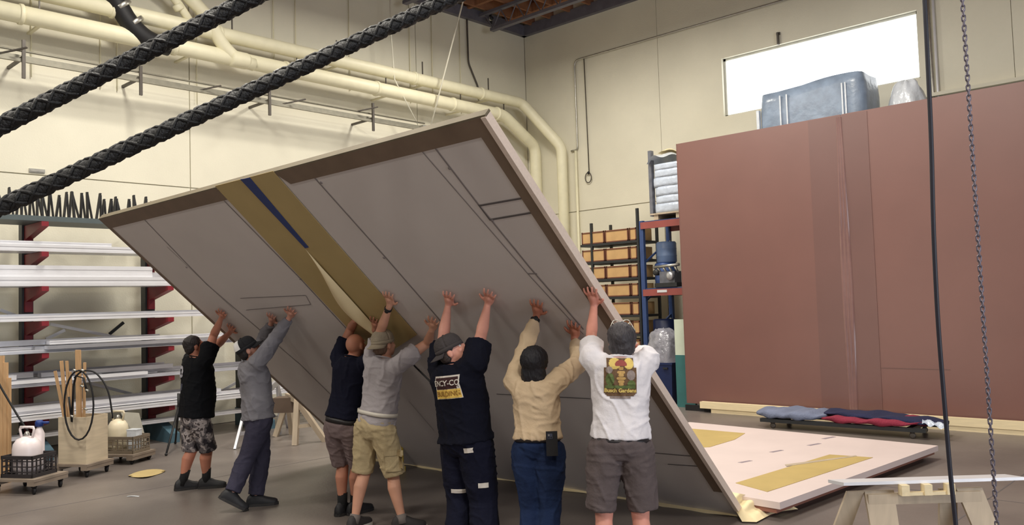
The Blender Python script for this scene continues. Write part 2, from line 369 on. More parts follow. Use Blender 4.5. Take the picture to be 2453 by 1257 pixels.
v = OX(88, 409, WX); MB().box((WX+.012, v.y, v.z), (.025, .22, .055)).box((WX+.02, v.y, v.z), (.025, .19, .03)).build('wall_plate', M_galv, None, label='small grey plate on the left wall just above the long joint', category='plate')
# ---------------------------------------------------------------- right wall services
c1 = OY(1376, 145, WY-.05); c2 = OY(1838, 0, WY-.05); c0 = OY(1372, 358, WY-.05)
rope('conduit', arc_path([(e1.x+.14, WY-.05, c0.z-.03), (c1.x, WY-.05, c0.z-.03), (c1.x, WY-.05, c1.z), (XM-1, WY-.05, c1.z)], .14), .02, M_galv, 'thin grey conduit climbing the corner and turning along the wall above the window', 'conduit')
d0 = OY(1395, 150, WY-.04); d1 = OY(1411, 412, WY-.04)
t = thing('drop_cord', d1, 'thin grey cord hanging on the wall with a loop at its end', 'cord')
MB().tube([(d1.x-.03, WY-.04, c1.z), (d1.x, WY-.04, d1.z)], .011, 8).build('cord', M_dsteel, t, True)
MB().sph((d1.x, WY-.06, d1.z-.02), .035).build('plug', M_black, t, True)
MB().tube([V((d1.x-.02+.09*math.sin(a*.42), WY-.05, d1.z-.13+.12*math.cos(a*.42))) for a in range(16)], .012, 8).build('loop', M_dsteel, t, True)
h0 = OY(1863, 92, WY-.05); MB().box((h0.x, WY-.04, h0.z), (.03, .06, .24)).box((h0.x, WY-.02, h0.z+.1), (.07, .03, .05)).build('wall_hook', M_dsteel, None, label='small dark steel hook on the wall above the bright window', category='hook')
g0 = OY(2236, 120, WY-.05)
t = thing('riser_conduit', (g0.x, WY-.05, 0), 'white double conduit rising beside the bright window to the roof', 'conduit')
for dx in (-.04, .035): MB().tube([(g0.x+dx, WY-.05, 0), (g0.x+dx, WY-.05, 8.8)], .022, 8).build('tube', M_white if dx > 0 else M_galv, t, True)
l0 = OY(1376, 505, WY-.05); rope('riser_pipe', [(e1.x+.3, WY-.08, 0), (e1.x+.3, WY-.08, c0.z-.05)], .03, M_pipe, 'slim cream pipe standing beside the thick corner pipes', 'pipe')
# ---------------------------------------------------------------- two thick black braided ropes crossing overhead
def braided(a, da, b, db, r, label):
    A = DP(*a, da); B = DP(*b, db); d = (B-A)
    lo = A-d*((A.z-.02)/d.z) if d.z > 0 else A; hi = A+d*((8.7-A.z)/d.z)
    d = hi-lo; L = d.length; d /= L
    t = thing('braided_rope', lo, label, 'rope', None)
    X = d.orthogonal().normalized(); Y = d.cross(X); core = MB(); n = 120
    core.tube([lo+d*L*i/n for i in range(n+1)], r*.86, 12); core.build('core', M_rope, t, True)
    for s in (1, -1):
        for k in range(3):
            ph = 2*math.pi*k/3
            p0 = max(0, (A-lo).length-2.0); p1 = min(L, (B-lo).length+1.0); N = int((p1-p0)/.028)
            MB().tube([lo+d*(p0+(p1-p0)*i/N)+(X*math.cos(ph+s*(p0+(p1-p0)*i/N)*22)+Y*math.sin(ph+s*(p0+(p1-p0)*i/N)*22))*r*.84 for i in range(N+1)], r*.24, 5).build('strand', M_rope, t, True)
    MB().lathe(hi-d*.12, [(r*1.2, 0), (r*1.3, .02), (r*1.3, .1), (r*1.1, .12)], 14, d).build('end_collar', M_galv, t, True)
    return t
braided((0, 302), 4.3, (620, -12), 4.6, .047, 'upper thick black braided rope slanting overhead across the cream wall')
braided((0, 497), 4.3, (1080, -4), 5.0, .046, 'lower thick black braided rope slanting overhead towards the roof beams')
# ================================================================== the big panel being lifted
_q = [V((-9.05607851, 6.53628474, 0)), V((-3.67152116, 6.73434842, 0)), V((-3.55372953, 3.53206626, 3.01765353)), V((-8.93828688, 3.33400258, 3.01765353))]
_px = [(862, 1100), (1772, 1236), (1155, 280), (240, 525)]
QB = [DP(px, py, proj(q)[2]) for q, (px, py) in zip(_q, _px)]
QB[0].z = .0; QB[1].z = .0
def PP(u, v): return (QB[0]*(1-u)+QB[1]*u)*(1-v)+(QB[3]*(1-u)+QB[2]*u)*v
PN = ((QB[1]-QB[0]).cross(QB[3]-QB[0])+(QB[1]-QB[2]).cross(QB[3]-QB[2])*-1).normalized()
if PN.z > 0: PN = -PN                                  # normal of the underside
def puv(px, py):
    u, v = .5, .5
    for _ in range(30):
        a = proj(PP(u, v)); e = (px-a[0], py-a[1]); h = 1e-4
        b = proj(PP(u+h, v)); c = proj(PP(u, v+h))
        j = ((b[0]-a[0])/h, (c[0]-a[0])/h, (b[1]-a[1])/h, (c[1]-a[1])/h); det = j[0]*j[3]-j[1]*j[2]
        u += (e[0]*j[3]-j[1]*e[1])/det; v += (j[0]*e[1]-j[2]*e[0])/det
    return u, v
PTH = .05
def on_panel(px, py, off=0.): return PP(*puv(px, py))+PN*off
panel = thing('lifted_panel', (QB[0]+QB[1])/2, 'huge tilted wall panel with grey underside being pushed upright by the men', 'panel')
def slab(name, quad, off, th, m, nu=8, nv=8, parent=panel, smooth=False):   # quad: four (u,v), off: height of its face above the underside
    def f(o): return lambda s, t: PP(*[(quad[0][i]*(1-s)+quad[1][i]*s)*(1-t)+(quad[3][i]*(1-s)+quad[2][i]*s)*t for i in range(2)])+PN*o
    m_ = MB(); m_.grid(f(off), nu, nv); k = len(m_.v); m_.grid(f(off-th), nu, nv)
    W_ = nu+1; rim = [i for i in range(nu)]+[nu+j*W_ for j in range(nv)]+[nv*W_+nu-i for i in range(nu)]+[(nv-j)*W_ for j in range(nv)]
    for i in range(len(rim)): a, b = rim[i], rim[(i+1) % len(rim)]; m_.f.append((a, b, b+k, a+k))
    return m_.build(name, m, parent, smooth)
Q4 = lambda *p: [puv(*x) for x in p]
core = slab('panel_board', [(0, 0), (1, 0), (1, 1), (0, 1)], 0, PTH, M_panel, 26, 20)
eu = .006
slab('edge_board', [(1-.001, .0), (1+eu, 0), (1+eu, 1), (1-.001, 1)], .012, PTH+.014, M_edge, 1, 20)
slab('edge_board', [(-.003, 0), (.001, 0), (.001, 1), (-.003, 1)], .004, PTH+.006, M_brownstrip, 1, 20)
slab('edge_board', [(-.003, .999), (1+eu, .999), (1+eu, 1.003), (-.003, 1.003)], .004, PTH+.01, mat('top_edge_board', sk(118, 108, 88), .7), 26, 1)
# border strips on the underside
uvA = puv(525, 468); uvB = puv(690, 430)
ub, uc = puv(513, 446)[0], puv(655, 410)[0]
vt = 1-.030
slab('border_strip', [(0, vt), (ub+.012, vt), (ub, 1), (0, 1)], .006, .006, M_brownstrip, 10, 2)
slab('border_strip', [(uc+.015, vt), (1, vt), (1, 1), (uc, 1)], .006, .006, M_brownstrip, 12, 2)
slab('border_strip', [(1-.018, puv(1745, 1180)[1]), (1, puv(1745, 1180)[1]), (1, vt), (1-.018, vt)], .006, .006, M_brownstrip, 2, 18)
slab('border_strip', [(0, .02), (.006, .02), (.009, vt), (0, vt)], .006, .006, M_brownstrip, 2, 18)
# masking paper band with blue tape and the loose inner sheet
slab('paper_band', [puv(905, 860), puv(1000, 800), puv(655, 408), puv(516, 444)], .008, .003, M_paper, 4, 24)
slab('blue_tape', [puv(733, 592), puv(741, 590), puv(600, 423), puv(578, 427)], .014, .004, M_blue, 2, 14)
def flap(s, t):
    a = (V((735, 592, 0)).lerp(V((905, 795, 0)), t)); wd = 62*math.sin(min(1, t*1.15)*math.pi*.5)*t**.5
    # a tongue of paper that opens towards its lower end and sags off the panel
    p = a+V((-.62, .42, 0))*wd*(1-s)*.85*math.sin(math.pi*min(t*1.02, .97))+V((.3, -.1, 0))*wd*s*.45
    return on_panel(p.x, p.y, .022+.10*math.sin(s*math.pi)*t*(1-t*.5))
MB().grid(flap, 10, 24).build('loose_paper', M_paper2, panel, True)
def pline(pts, w, m, name='layout_line', off=.004):
    for (a, b) in zip(pts, pts[1:]):
        A = V((*puv(*a), 0)); B = V((*puv(*b), 0)); pa, pb = PP(A.x, A.y), PP(B.x, B.y); d = (pb-pa).normalized(); n = d.cross(PN)*w/2
        N = 8; mm = MB()
        def g(o): return lambda s, t: PP(A.x+(B.x-A.x)*t, A.y+(B.y-A.y)*t)+n*(2*s-1)+PN*o
        mm.grid(g(off), 1, N).build(name, m, panel)
L1 = [[(342, 521), (495, 680), (623, 790), (720, 873), (800, 952)], [(537, 480), (718, 665), (836, 793)], [(750, 421), (924, 616), (1060, 773), (1120, 850)],
      [(1041, 352), (1146, 489), (1271, 642), (1398, 788)]]
for l in L1: pline(l, .012, M_line)
pline([(1007, 357), (1271, 662), (1398, 800)], .007, M_line); pline([(400, 590), (560, 740)], .006, M_line)
for a, b in (((1149, 492), (1252, 474)), ((1173, 526), (1279, 508))): pline([a, b], .014, M_slot)
pline([(1146, 489), (1175, 527)], .012, M_slot)
for a, b in (((1568, 1084), (1672, 1093)), ((1600, 1111), (1689, 1117)), ((1190, 943), (1415, 954))): pline([a, b], .009, M_slot)
for a, b in (((576, 714), (733, 707)), ((733, 707), (745, 729)), ((745, 729), (590, 742))): pline([a, b], .008, M_line)
pline([(718, 669), (728, 666)], .01, M_line); pline([(1266, 655), (1287, 655)], .01, M_line); pline([(980, 960), (1040, 1030)], .006, M_line)
for p in ((770, 437), (1077, 403), (447, 640), (920, 617), (1180, 527)):
    c = on_panel(*p); MB().lathe(c-PN*.002, [(.012, 0), (.012, .005), (.008, .008)], 8, PN).build('bolt', M_line, panel)
# paper skirt along the bottom edge, crumpling on to the floor at the corner
def skirt(s, t):
    u = s*1.0; p = PP(u, .0)+PN*.006
    k = t*(.045+.02*math.sin(s*23)+.012*math.sin(s*61))
    return p+V((0, -k, .03*(1-t)+.004+.006*math.sin(s*40)*t))
MB().grid(skirt, 60, 4).build('paper_skirt', M_paper2, panel, True)
CORN = [[(1752, 1178), (1790, 1185), (1850, 1178), (1884, 1190)], [(1756, 1200), (1795, 1205), (1850, 1203), (1890, 1206)], [(1762, 1222), (1800, 1225), (1850, 1212), (1912, 1219)], [(1778, 1249), (1812, 1250), (1848, 1231), (1880, 1223)]]
def corner(s, t):
    i = min(int(s*3), 2); j = min(int(t*3), 2); fs, ft = s*3-i, t*3-j
    b = lambda a: V((*a, 0))
    p = (b(CORN[j][i])*(1-fs)+b(CORN[j][i+1])*fs)*(1-ft)+(b(CORN[j+1][i])*(1-fs)+b(CORN[j+1][i+1])*fs)*ft
    z = .16*(1-t)*(1-s*.6)+.012+.03*math.sin(s*9+t*5)**2*(1-t)
    return OZ(p.x, p.y, max(z, .006))
MB().grid(corner, 24, 24).build('paper_corner', M_paper2, panel, True)

# ================================================================== cantilever rack on the left
UX = WX+.5
U = [OX(-235, 700, UX).y, OX(60, 700, UX).y, OX(352, 700, UX).y, OX(578, 890, UX).y, OX(800, 890, UX).y]
LV = [3.28, 2.86, 2.38, 1.90, 1.46, 1.01, .56]
rack = thing('cantilever_rack', (UX, U[1], 0), 'tall black cantilever rack with red arms and teal feet along the left wall', 'rack')
for i, y in enumerate(U):
    top = 3.42 if i < 3 else 2.5
    MB().box((UX, y, top/2), (.2, .11, top)).box((UX+.105, y, top/2), (.02, .15, top)).build('upright', M_rackblk, rack)
    MB().prism([(UX-.1, y-.075, 0), (UX+.95, y-.075, 0), (UX+.95, y-.075, .14), (UX+.5, y-.075, .30), (UX-.1, y-.075, .30)], (0, .15, 0)).build('foot', M_teal, rack)
    for z in LV:
        if z > top-.02: continue
        a = MB(); a.prism([(UX+.1, y-.045, z-.2), (UX+.2, y-.045, z-.2), (UX+.86, y-.045, z-.07), (UX+.86, y-.045, z-.005), (UX+.1, y-.045, z-.005)], (0, .09, 0))
        a = a.build('arm', M_rackred, rack)
        MB().box((UX+.15, y, z-.27), (.06, .1, .16)).build('arm_bracket', M_rackred, a)
for a, b in (((0, 742), (66, 766)), ((120, 776), (312, 814)), ((218, 918), (425, 972)), ((515, 945), (585, 905)), ((110, 812), (155, 790)), ((300, 985), (360, 915)), ((262, 800), (296, 772))):
    MB().beam(OX(*a, WX+.22), OX(*b, WX+.22), .03, .045).build('brace', M_white if a[0] != 262 else M_rackblk, rack)
# stock lying on the arms
def prof(kind, w, h):
    t = .008
    if kind == 'tube': return None
    if kind == 'chan': return [(-w/2, 0), (w/2, 0), (w/2, h), (w/2-t, h), (w/2-t, t), (-w/2+t, t), (-w/2+t, h), (-w/2, h)]
    if kind == 'angle': return [(-w/2, 0), (w/2, 0), (w/2, t), (-w/2+t, t), (-w/2+t, h), (-w/2, h)]
    return [(-w/2, 0), (w/2, 0), (w/2, h*.35), (w/2-.006, h*.35), (w/2-.006, h*.65), (w/2, h*.65), (w/2, h), (-w/2, h), (-w/2, h*.65), (-w/2+.006, h*.65), (-w/2+.006, h*.35), (-w/2, h*.35)]
ORD = ['second', 'third', 'fourth', 'fifth', 'sixth', 'lowest']
def bar(x, z, y0, y1, w, h, kind, m, lv, nm='aluminium_extrusion', lab=None):
    MB().prism([(x+a, y0, z+b) for a, b in prof(kind, w, h)], (0, y1-y0, 0)).build(nm, m, None, label=lab or 'pale metal bar lying on the %s level from the top of the cantilever rack' % ORD[lv-1] if lv < 6 else 'pale metal bar lying on the lowest red arms of the cantilever rack', category='metal bar', group='bars on rack level %d' % (lv+1))
ye5 = OX(640, 830, UX+.5).y
# level 2
for i, (x, w, h, y1) in enumerate([(.75, .14, .09, 5.55), (.58, .12, .1, 5.9), (.4, .16, .12, 6.2), (.66, .1, .05, 4.9)]):
    bar(UX+x, LV[1]+(.1 if i == 3 else 0), 1.2+.1*i, y1, w, h, 'slot', M_white, 1)
# level 3: two deep box sections
bar(UX+.66, LV[2], 1.0, OX(402, 670, UX+.8).y, .3, .13, 'slot', M_white, 2, lab='wide white box section, lower of the two deep ones on the rack'); bar(UX+.64, LV[2]+.13, 1.2, OX(368, 650, UX+.8).y, .24, .16, 'slot', M_white, 2, lab='deep white box section lying on top of the widest one on the rack')
bar(UX+.34, LV[2], .8, 6.2, .22, .22, 'chan', M_white, 2, lab='open white channel at the back of the rack level with deep box sections')
# level 4: slim bars
for i, (x, w, h, y1) in enumerate([(.76, .09, .07, 6.9), (.62, .1, .06, 7.0), (.42, .12, .07, 7.2), (.7, .05, .03, 6.5)]):
    bar(UX+x, LV[3]+(.07 if i == 3 else 0), 1.1, y1, w, h, ['slot', 'chan', 'angle', 'chan'][i], M_alu if i == 3 else M_white, 3)
rnd = random.Random(3)
def pile(lv, hmax, yend, y0=.9):
    z = LV[lv]; lay = 0
    while z < LV[lv]+hmax:
        x = UX+.215; hh = rnd.choice([.045, .06, .075])
        while x < UX+.8-lay*.05:
            w = rnd.uniform(.09, .17); 
            ya = y0+rnd.uniform(0, 3.2 if lay else .5); yb = yend-rnd.uniform(0, .6) if not lay else min(yend, ya+rnd.uniform(1.6, 5))
            bar(x+w/2, z, ya, yb, w-.008, hh-rnd.uniform(0, .02), rnd.choice(['slot', 'chan', 'slot', 'angle']), rnd.choice([M_white, M_white, M_alu]), lv)
            x += w
        z += hh; lay += 1
pile(4, .17, ye5+.9); pile(5, .17, ye5+.8); pile(6, .17, ye5+.9)
for k, (x, y0, y1) in enumerate(((.72, 1.5, 8.8), (.55, 2, 8.4))):
    MB().prism([(UX+x+a, y0, .302+b) for a, b in prof('slot', .09, .05)], (0, y1-y0, 0)).build('aluminium_extrusion', M_white, None, label='pale metal bar lying on the teal feet of the rack', category='metal bar', group='bars on the rack feet')
# top tray with black brackets standing in it
tr = thing('bracket_tray', (UX+.5, 4, LV[0]), 'grey green steel tray on the top arms of the cantilever rack', 'tray')
y0t, y1t = OX(-60, 515, UX+.6).y, OX(268, 527, UX+.6).y+.35
MB().box((UX+.5, (y0t+y1t)/2, LV[0]+.012), (.66, y1t-y0t, .024)).build('tray_base', M_tray, tr)
for dx in (.165, .835): MB().box((UX+dx, (y0t+y1t)/2, LV[0]+.035), (.015, y1t-y0t, .07)).build('tray_lip', M_tray, tr)
px = 4
proto = None
while px < 392:
    y = OX(px, 480, UX+.5).y; hgt = .45*rnd.uniform(.85, 1.08); z0 = LV[0]+.024; lean = rnd.uniform(-.05, .05)
    m = MB(); wd = .055
    a = V((UX+.5, y, z0)); tp = a+V((rnd.uniform(-.05, .05), lean, hgt))
    m.beam(a+V((0, -.02, 0)), tp, .02, .06, (1, 0, 0)); m.beam(a+V((0, wd, 0)), tp+V((0, .005, -.03)), .016, .05, (1, 0, 0)); m.beam(a+V((0, -.02, .012)), a+V((0, wd, .012)), .05, .02)
    m.build('angle_bracket', M_black, None, label='narrow black metal bracket standing upright in the tray on top of the rack', category='bracket', group='black brackets in the top tray')
    px += rnd.choice([13, 15, 17, 19])

# ================================================================== clutter on the floor at left
def caster(m, p, r=.04):
    m.lathe(V(p)+V((0, -.015, r)), [(r*.6, 0), (r, .004), (r, .026), (r*.6, .03)], 12, (0, 1, 0)); m.box(V(p)+V((0, 0, r*2+.01)), (.05, .05, .03)); m.box(V(p)+V((0, .02, r*1.4)), (.02, .006, r*1.4)); return m
M_deck = mat('scuffed_deck', sk(134, 120, 106), .7, var=.25, scale=5)
def dolly(c, sx, sy, h, rot, label, deck=M_deck):
    c = V(c); X = V((math.cos(rot), math.sin(rot), 0)); Y = V((-X.y, X.x, 0)); Z = V((0, 0, 1))
    t = thing('furniture_dolly', c, label, 'dolly')
    for s in (-1, 1): MB().box(c+X*s*(sx/2-.05)+Z*(h-.05), (.09, sy, .045), (X, Y, Z)).build('rail', deck, t)
    MB().box(c+Z*(h-.014), (sx, sy, .028), (X, Y, Z)).build('deck', deck, t)
    for a in (-1, 1):
        for b in (-1, 1): caster(MB(), c+X*a*(sx/2-.06)+Y*b*(sy/2-.06), (h-.09)/2).build('caster', M_black, t, True)
    return t, X, Y
ROT = math.radians(30)
cb = OZ(188, 1140, 0)+GF*.12
dolly(cb, .5, .46, .16, ROT, 'low wooden dolly under the plywood offcut bin', M_deck)
X = V((math.cos(ROT), math.sin(ROT), 0)); Y = V((-X.y, X.x, 0)); Z = V((0, 0, 1))
bn = thing('offcut_bin', cb+Z*.161, 'open plywood bin full of timber sticks on a dolly', 'bin')
for s in (-1, 1):
    MB().box(cb+X*s*.19+Z*.44, (.016, .36, .56), (X, Y, Z)).build('bin_side', M_ply, bn); MB().box(cb+Y*s*.18+Z*.44, (.395, .016, .56), (X, Y, Z)).build('bin_side', M_ply, bn)
MB().box(cb+Z*.172, (.38, .35, .02), (X, Y, Z)).build('bin_floor', M_ply, bn)
DB = proj(cb)[2]
def stick(a, b, w, h, m, lab):
    A = DP(*a, DB); B = DP(*b, DB); MB().beam(A, B, w, h, GF).build('timber_stick', m, None, label=lab, category='timber', group='timber in the offcut bin')
stick((191, 1080), (187, 838), .06, .03, M_pine, 'tall yellow timber board rising from the offcut bin, tallest of all')
for a, b, w in (((166, 1070), (147, 864), .036), ((172, 1075), (160, 864), .03), ((170, 1080), (132, 888), .03), ((178, 1080), (168, 890), .026), ((200, 1075), (203, 868), .028), ((176, 1075), (172, 930), .03)):
    stick(a, b, w, .022, M_pine, 'pale timber stick standing in the offcut bin')
def pxpath(pts, d): return [DP(a, b, d) for a, b in pts]
t = thing('cable_coil', DP(189, 1055, DB-.24), 'black looped cable with brass fittings hung over the timber sticks', 'cable')
lp = [(189+35*math.sin(k*.2618), 970-83*math.cos(k*.2618)) for k in range(25)]
MB().tube(pxpath(lp, DB-.26), .011, 8).build('loop', M_black, t, True)
MB().tube(arc_path(pxpath([(178, 905), (196, 887), (226, 888), (250, 915), (262, 945), (268, 985), (270, 1002)], DB-.22), .1), .011, 8).build('loop', M_black, t, True)
MB().tube(pxpath([(165, 950), (172, 1010), (176, 925), (182, 900), (200, 905), (208, 938)], DB-.2), .014, 8).build('loop', M_black, t, True)
for p in ((172, 995), (205, 978), (208, 933), (196, 923), (178, 885), (197, 885)): MB().tube(pxpath([(p[0]-3, p[1]), (p[0]+4, p[1]+3)], DB-.27), .014, 8).build('fitting', M_galv, t, True)
def tank(c, r, label, col):
    c = V(c); t = thing('propane_tank', c, label, 'gas tank')
    MB().lathe(c, [(r*.6, 0), (r*.9, .02), (r, .06), (r, .26), (r*.93, .32), (r*.7, .37), (r*.3, .395), (.03, .4)], 24).build('vessel', col, t, True)
    MB().lathe(c+Z*.395, [(.03, 0), (.03, .03), (.02, .05), (.012, .06)], 10).build('valve', M_galv, t, True)
    for s in (-1, 1):
        MB().tube(arc_path([c+X*s*.07+GR*-.0+Z*.37, c+X*s*.1+Z*.49, c+X*s*.03+Z*.5], .03), .014, 8).build('collar_grip', col, t, True)
    MB().tube([c+X*-.09+Z*.5, c+X*.09+Z*.5], .014, 8).build('collar_bar', col, t, True)
    MB().lathe(c-Z*.02, [(r*.75, 0), (r*.75, .04)], 20).build('foot_ring', col, t, True)
def crate(c, sx, sy, h, label, m):
    c = V(c); t = thing('milk_crate', c, label, 'crate')
    for (n, a, L, W_) in ((Y, X, sx, sy), (X, Y, sy, sx)):
        for s in (-1, 1):
            o = c+n*s*(W_/2-.008)
            MB().box(o+Z*(h-.02), (L, .016, .04), (a, n, Z)).build('top_rim', m, t); MB().box(o+Z*.02, (L, .016, .04), (a, n, Z)).build('bottom_rim', m, t)
            for k in range(7): MB().box(o+a*(L-.02)*(k/6-.5)+Z*h/2, (.012, .012, h-.05), (a, n, Z)).build('slat', m, t)
            for k in range(3): MB().box(o+Z*(h*(k+1)/4), (L-.02, .01, .012), (a, n, Z)).build('rung', m, t)
    MB().box(c+Z*.008, (sx-.02, sy-.02, .012), (X, Y, Z)).build('crate_floor', m, t)
c1_ = OZ(52, 1182, 0)+GF*.18+GR*-.02
dolly(c1_, .6, .5, .17, ROT, 'scuffed wooden dolly under the black crate at the left')
crate(c1_+Z*.171+X*.0, .42, .36, .24, 'black plastic crate holding a pinkish white gas tank', M_crate)
tank(c1_+Z*.205-X*.03, .15, 'pinkish white propane tank sitting in the black crate', M_tank)
t = thing('spray_bottle', c1_+Z*.185+GF*.14+GR*.03, 'white bottle with blue cap beside the pinkish gas tank', 'bottle')
c = c1_+Z*.19+GF*.165+GR*.02
MB().lathe(c, [(.05, 0), (.055, .02), (.055, .42), (.03, .48), (.022, .5)], 16).build('bottle_body', M_tank, t, True); MB().lathe(c+Z*.5, [(.045, 0), (.045, .05), (.03, .07)], 12).build('cap', M_blue, t, True)
MB().tube([c+Z*.54, c+Z*.54+GR*.11], .016, 8).build('nozzle', M_blue, t, True)
c2_ = OZ(285, 1112, 0)+GF*.2
dolly(c2_, .56, .46, .13, ROT, 'wooden dolly under the grey brown crate behind the bin')
M_crate2 = mat('tan_crate', sk(120, 108, 92), .6)
crate(c2_+Z*.131, .48, .34, .22, 'grey brown crate holding a cream gas tank and a small box', M_crate2)
tank(c2_+Z*.165-X*.12, .13, 'cream propane tank in the crate behind the bin', mat('cream_tank', sk(226, 214, 186), .4))
MB().box(c2_+Z*.29+X*.13, (.14, .12, .26), (X, Y, Z)).box(c2_+Z*.425+X*.13, (.15, .13, .012), (X, Y, Z)).build('carton', M_filmwhite, None, label='small white carton in the crate beside the cream gas tank', category='box')
ca, cb_ = OZ(347, 1100, 0), None
A = [OZ(334, 1099, 0), OZ(360, 1099, 0)]; d = proj(A[0])[2]
pl = MB(); tl = DP(289, 987, d+.35); tr_ = DP(332, 990, d+.35)
pl.prism([A[0], A[1], tr_, tl], GF*.018+Z*.004); pl.build('leaning_board', mat('grey_board', sk(150, 146, 134), .6), None, label='grey board leaning back against the rack stock beside the crate', category='board')
tp = thing('tripod_stand', OZ(410, 1080, 0)+GF*.3, 'black tripod stand on the floor in front of the rack', 'stand')
ap = DP(428, 975, proj(OZ(410, 1080, 0))[2]+.25)
for q in ((398, 1088), (455, 1075), (420, 1060)): 
    f = OZ(*q, 0.02); o = MB().tube([ap, f], [.018, .014], 8).build('leg', M_black, tp, True); MB().sph(f, .02).build('foot_pad', M_black, o, True)
MB().tube([ap-Z*.1, ap+Z*.2], .02, 8).build('column', M_black, tp, True)
sc = OZ(350, 1131, 0.004)
MB().grid(lambda s, t: OZ(308+88*s, 1139-12*s+(t-.5)*17*max(.02, math.sin(math.pi*s))**.6, .006+.012*math.sin(s*4+t*3)**2), 8, 5).build('cardboard_scrap', M_paper, None, True, label='curled tan paper scrap on the floor beside the dolly', category='scrap')
c = OZ(322, 1188, .003); MB().grid(lambda s, t: c+GR*(s*.16-.08)+GF*(t*.03-.015)+Z*(.004*math.sin(s*5)), 6, 2).build('paper_scrap', M_filmwhite, None, True, label='thin white sliver lying on the bare concrete', category='scrap')
# timbers standing at the left edge, with a lever over them
dl = proj(c1_)[2]+.55
for (a, b, w) in (((4, 1120), (2, 852), .07), ((16, 1120), (13, 868), .05), ((27, 1100), (22, 905), .03)):
    A = DP(*a, dl); A.z = 0; B = DP(*b, dl); MB().beam(V((B.x, B.y, 0)), B, w, .04, GF).build('standing_stud', M_pine, None, label={.07: 'widest and tallest upright pine stud behind the pinkish gas tank', .05: 'upright pine stud of middle width behind the pinkish gas tank', .03: 'thinnest and shortest upright pine stud behind the pinkish gas tank'}[w], category='timber', group='studs at the end of the rack')
rope('air_hose', arc_path(pxpath([(-40, 840), (0, 924), (45, 1000), (76, 1046)], dl-.2), .1), .012, M_black, 'thin black hose drooping past the upright pine studs', 'hose')
# trestles behind the men
def trestle(top, feet, m, label, beamw=.05, leg=.035, nm='trestle'):
    t = thing(nm, (V(feet[0])+V(feet[-1]))/2, label, 'trestle')
    MB().beam(top[0], top[1], beamw, .09).build('top_rail', m, t)
    for k, f in enumerate(feet):
        a = top[0] if k < 2 else top[1]
        MB().beam(V(a)-Z*.02, f, leg, leg*1.6, GF).build('leg', m, t)
    MB().beam((V(top[0])*.4+V(feet[0])*.6), (V(top[0])*.4+V(feet[1])*.6), .02, .05).build('brace', m, t); return t
f0 = OZ(563, 1076); d = proj(f0)[2]
trestle([DP(585, 985, d+.25), DP(664, 915, d+1.2)], [f0, OZ(600, 1070), OZ(690, 1024), OZ(672, 1040)], M_alu, 'light metal trestle standing behind the man in the grey long sleeved top')
f0 = OZ(707, 1066); d = proj(f0)[2]
tt = trestle([DP(712, 956, d+.1), DP(690, 948, d+1.0)], [f0, OZ(780, 1057), OZ(660, 1045), OZ(700, 1040)], M_ply2, 'plywood sawhorse with a dark box on it behind the lifted panel', .09, .07, 'sawhorse')
b = DP(684, 968, d+.55); bx_ = MB().box(b, (.3, .3, .22), (GR, GF, Z)); bx_.build('tool_box', mat('dark_ply', sk(92, 76, 64), .7), tt)
# ================================================================== right side: shelving, pallet rack, brown boards
SY = 14.0
xl, xr = OY(1391, 560, SY).x, OY(1527, 560, SY).x
sh = thing('bin_shelf', ((xl+xr)/2, SY+.35, 0), 'tall dark steel shelving holding rows of cardboard bins against the wall', 'shelf')
for x in (xl+.28, xr): 
    for y in (SY+.02, SY+.7): MB().box((x, y, 1.9 if x == xr else 1.8), (.05, .05, 3.8 if x == xr else 3.6)).build('post', M_rackblk, sh)
ROWN = ['topmost', 'second', 'third', 'fourth', 'fifth', 'sixth', 'seventh', 'bottom']
rows = [3.17, 2.79, 2.42, 2.04, 1.66, 1.28, .90, .5]
for r, z in enumerate(rows):
    MB().box(((xl+xr)/2, SY+.35, z-.035), (xr-xl+.04, .7, .05)).build('deck', M_rackblk, sh)
    xs = [(xl+.01, xl+(xr-xl)*.42), (xl+(xr-xl)*.43, xl+(xr-xl)*.84), (xl+(xr-xl)*.85, xr-.03)]
    for (a, b) in xs:
        t = thing('cardboard_bin', ((a+b)/2, SY+.3, z-.01), ('narrow end bin' if a > xl+(xr-xl)*.8 else 'wide tan cardboard bin')+' on the %s row of the dark steel shelving' % ROWN[r], 'box', 'bins on shelf row %d' % (r+1))
        cx = (a+b)/2; w_ = b-a-.01; h_ = .26
        MB().box((cx, SY+.3, z-.01+h_/2), (w_-.03, .56, h_-.01)).build('carton', M_card, t)
        fr = MB()
        for s in (-1, 1): fr.box((cx+s*(w_/2-.012), SY+.018, z-.01+h_/2), (.024, .02, h_)); fr.box((cx, SY+.018, z-.01+(h_-.02 if s > 0 else .012)), (w_, .02, .022))
        fr.build('edge_frame', M_cardedge, t)
# blue pallet rack
PY = 13.75
bx0 = OY(1540, 600, PY).x; bx1 = -2.6
pr = thing('pallet_rack', (bx0, PY, 0), 'blue pallet rack with rust coloured beams half hidden behind the brown boards', 'rack')
for x in (bx0, -5.9, bx1):
    o = None
    for y in (PY, PY+.95): o = MB().box((x, y, 1.75), (.09, .07, 3.5)).build('upright', M_rackblue, pr)
    for k in range(4): MB().beam((x, PY, .4+k*.75), (x, PY+.95, .9+k*.75), .03, .03).build('lattice', M_rackblue, pr)
for z in (3.40, 2.08):
    for y in (PY-.03, PY+.98): MB().box(((bx0+bx1)/2, y, z), (bx1-bx0, .05, .13)).build('beam', M_orange, pr)
    MB().box(((bx0+bx1)/2, PY+.48, z+.075), (bx1-bx0, 1.0, .02)).build('wire_deck', M_rackblue, pr)
c = OY(1586, 697, PY-.06); MB().box((c.x, PY-.06, c.z), (.22, .006, .05)).build('beam_label', M_white, pr)
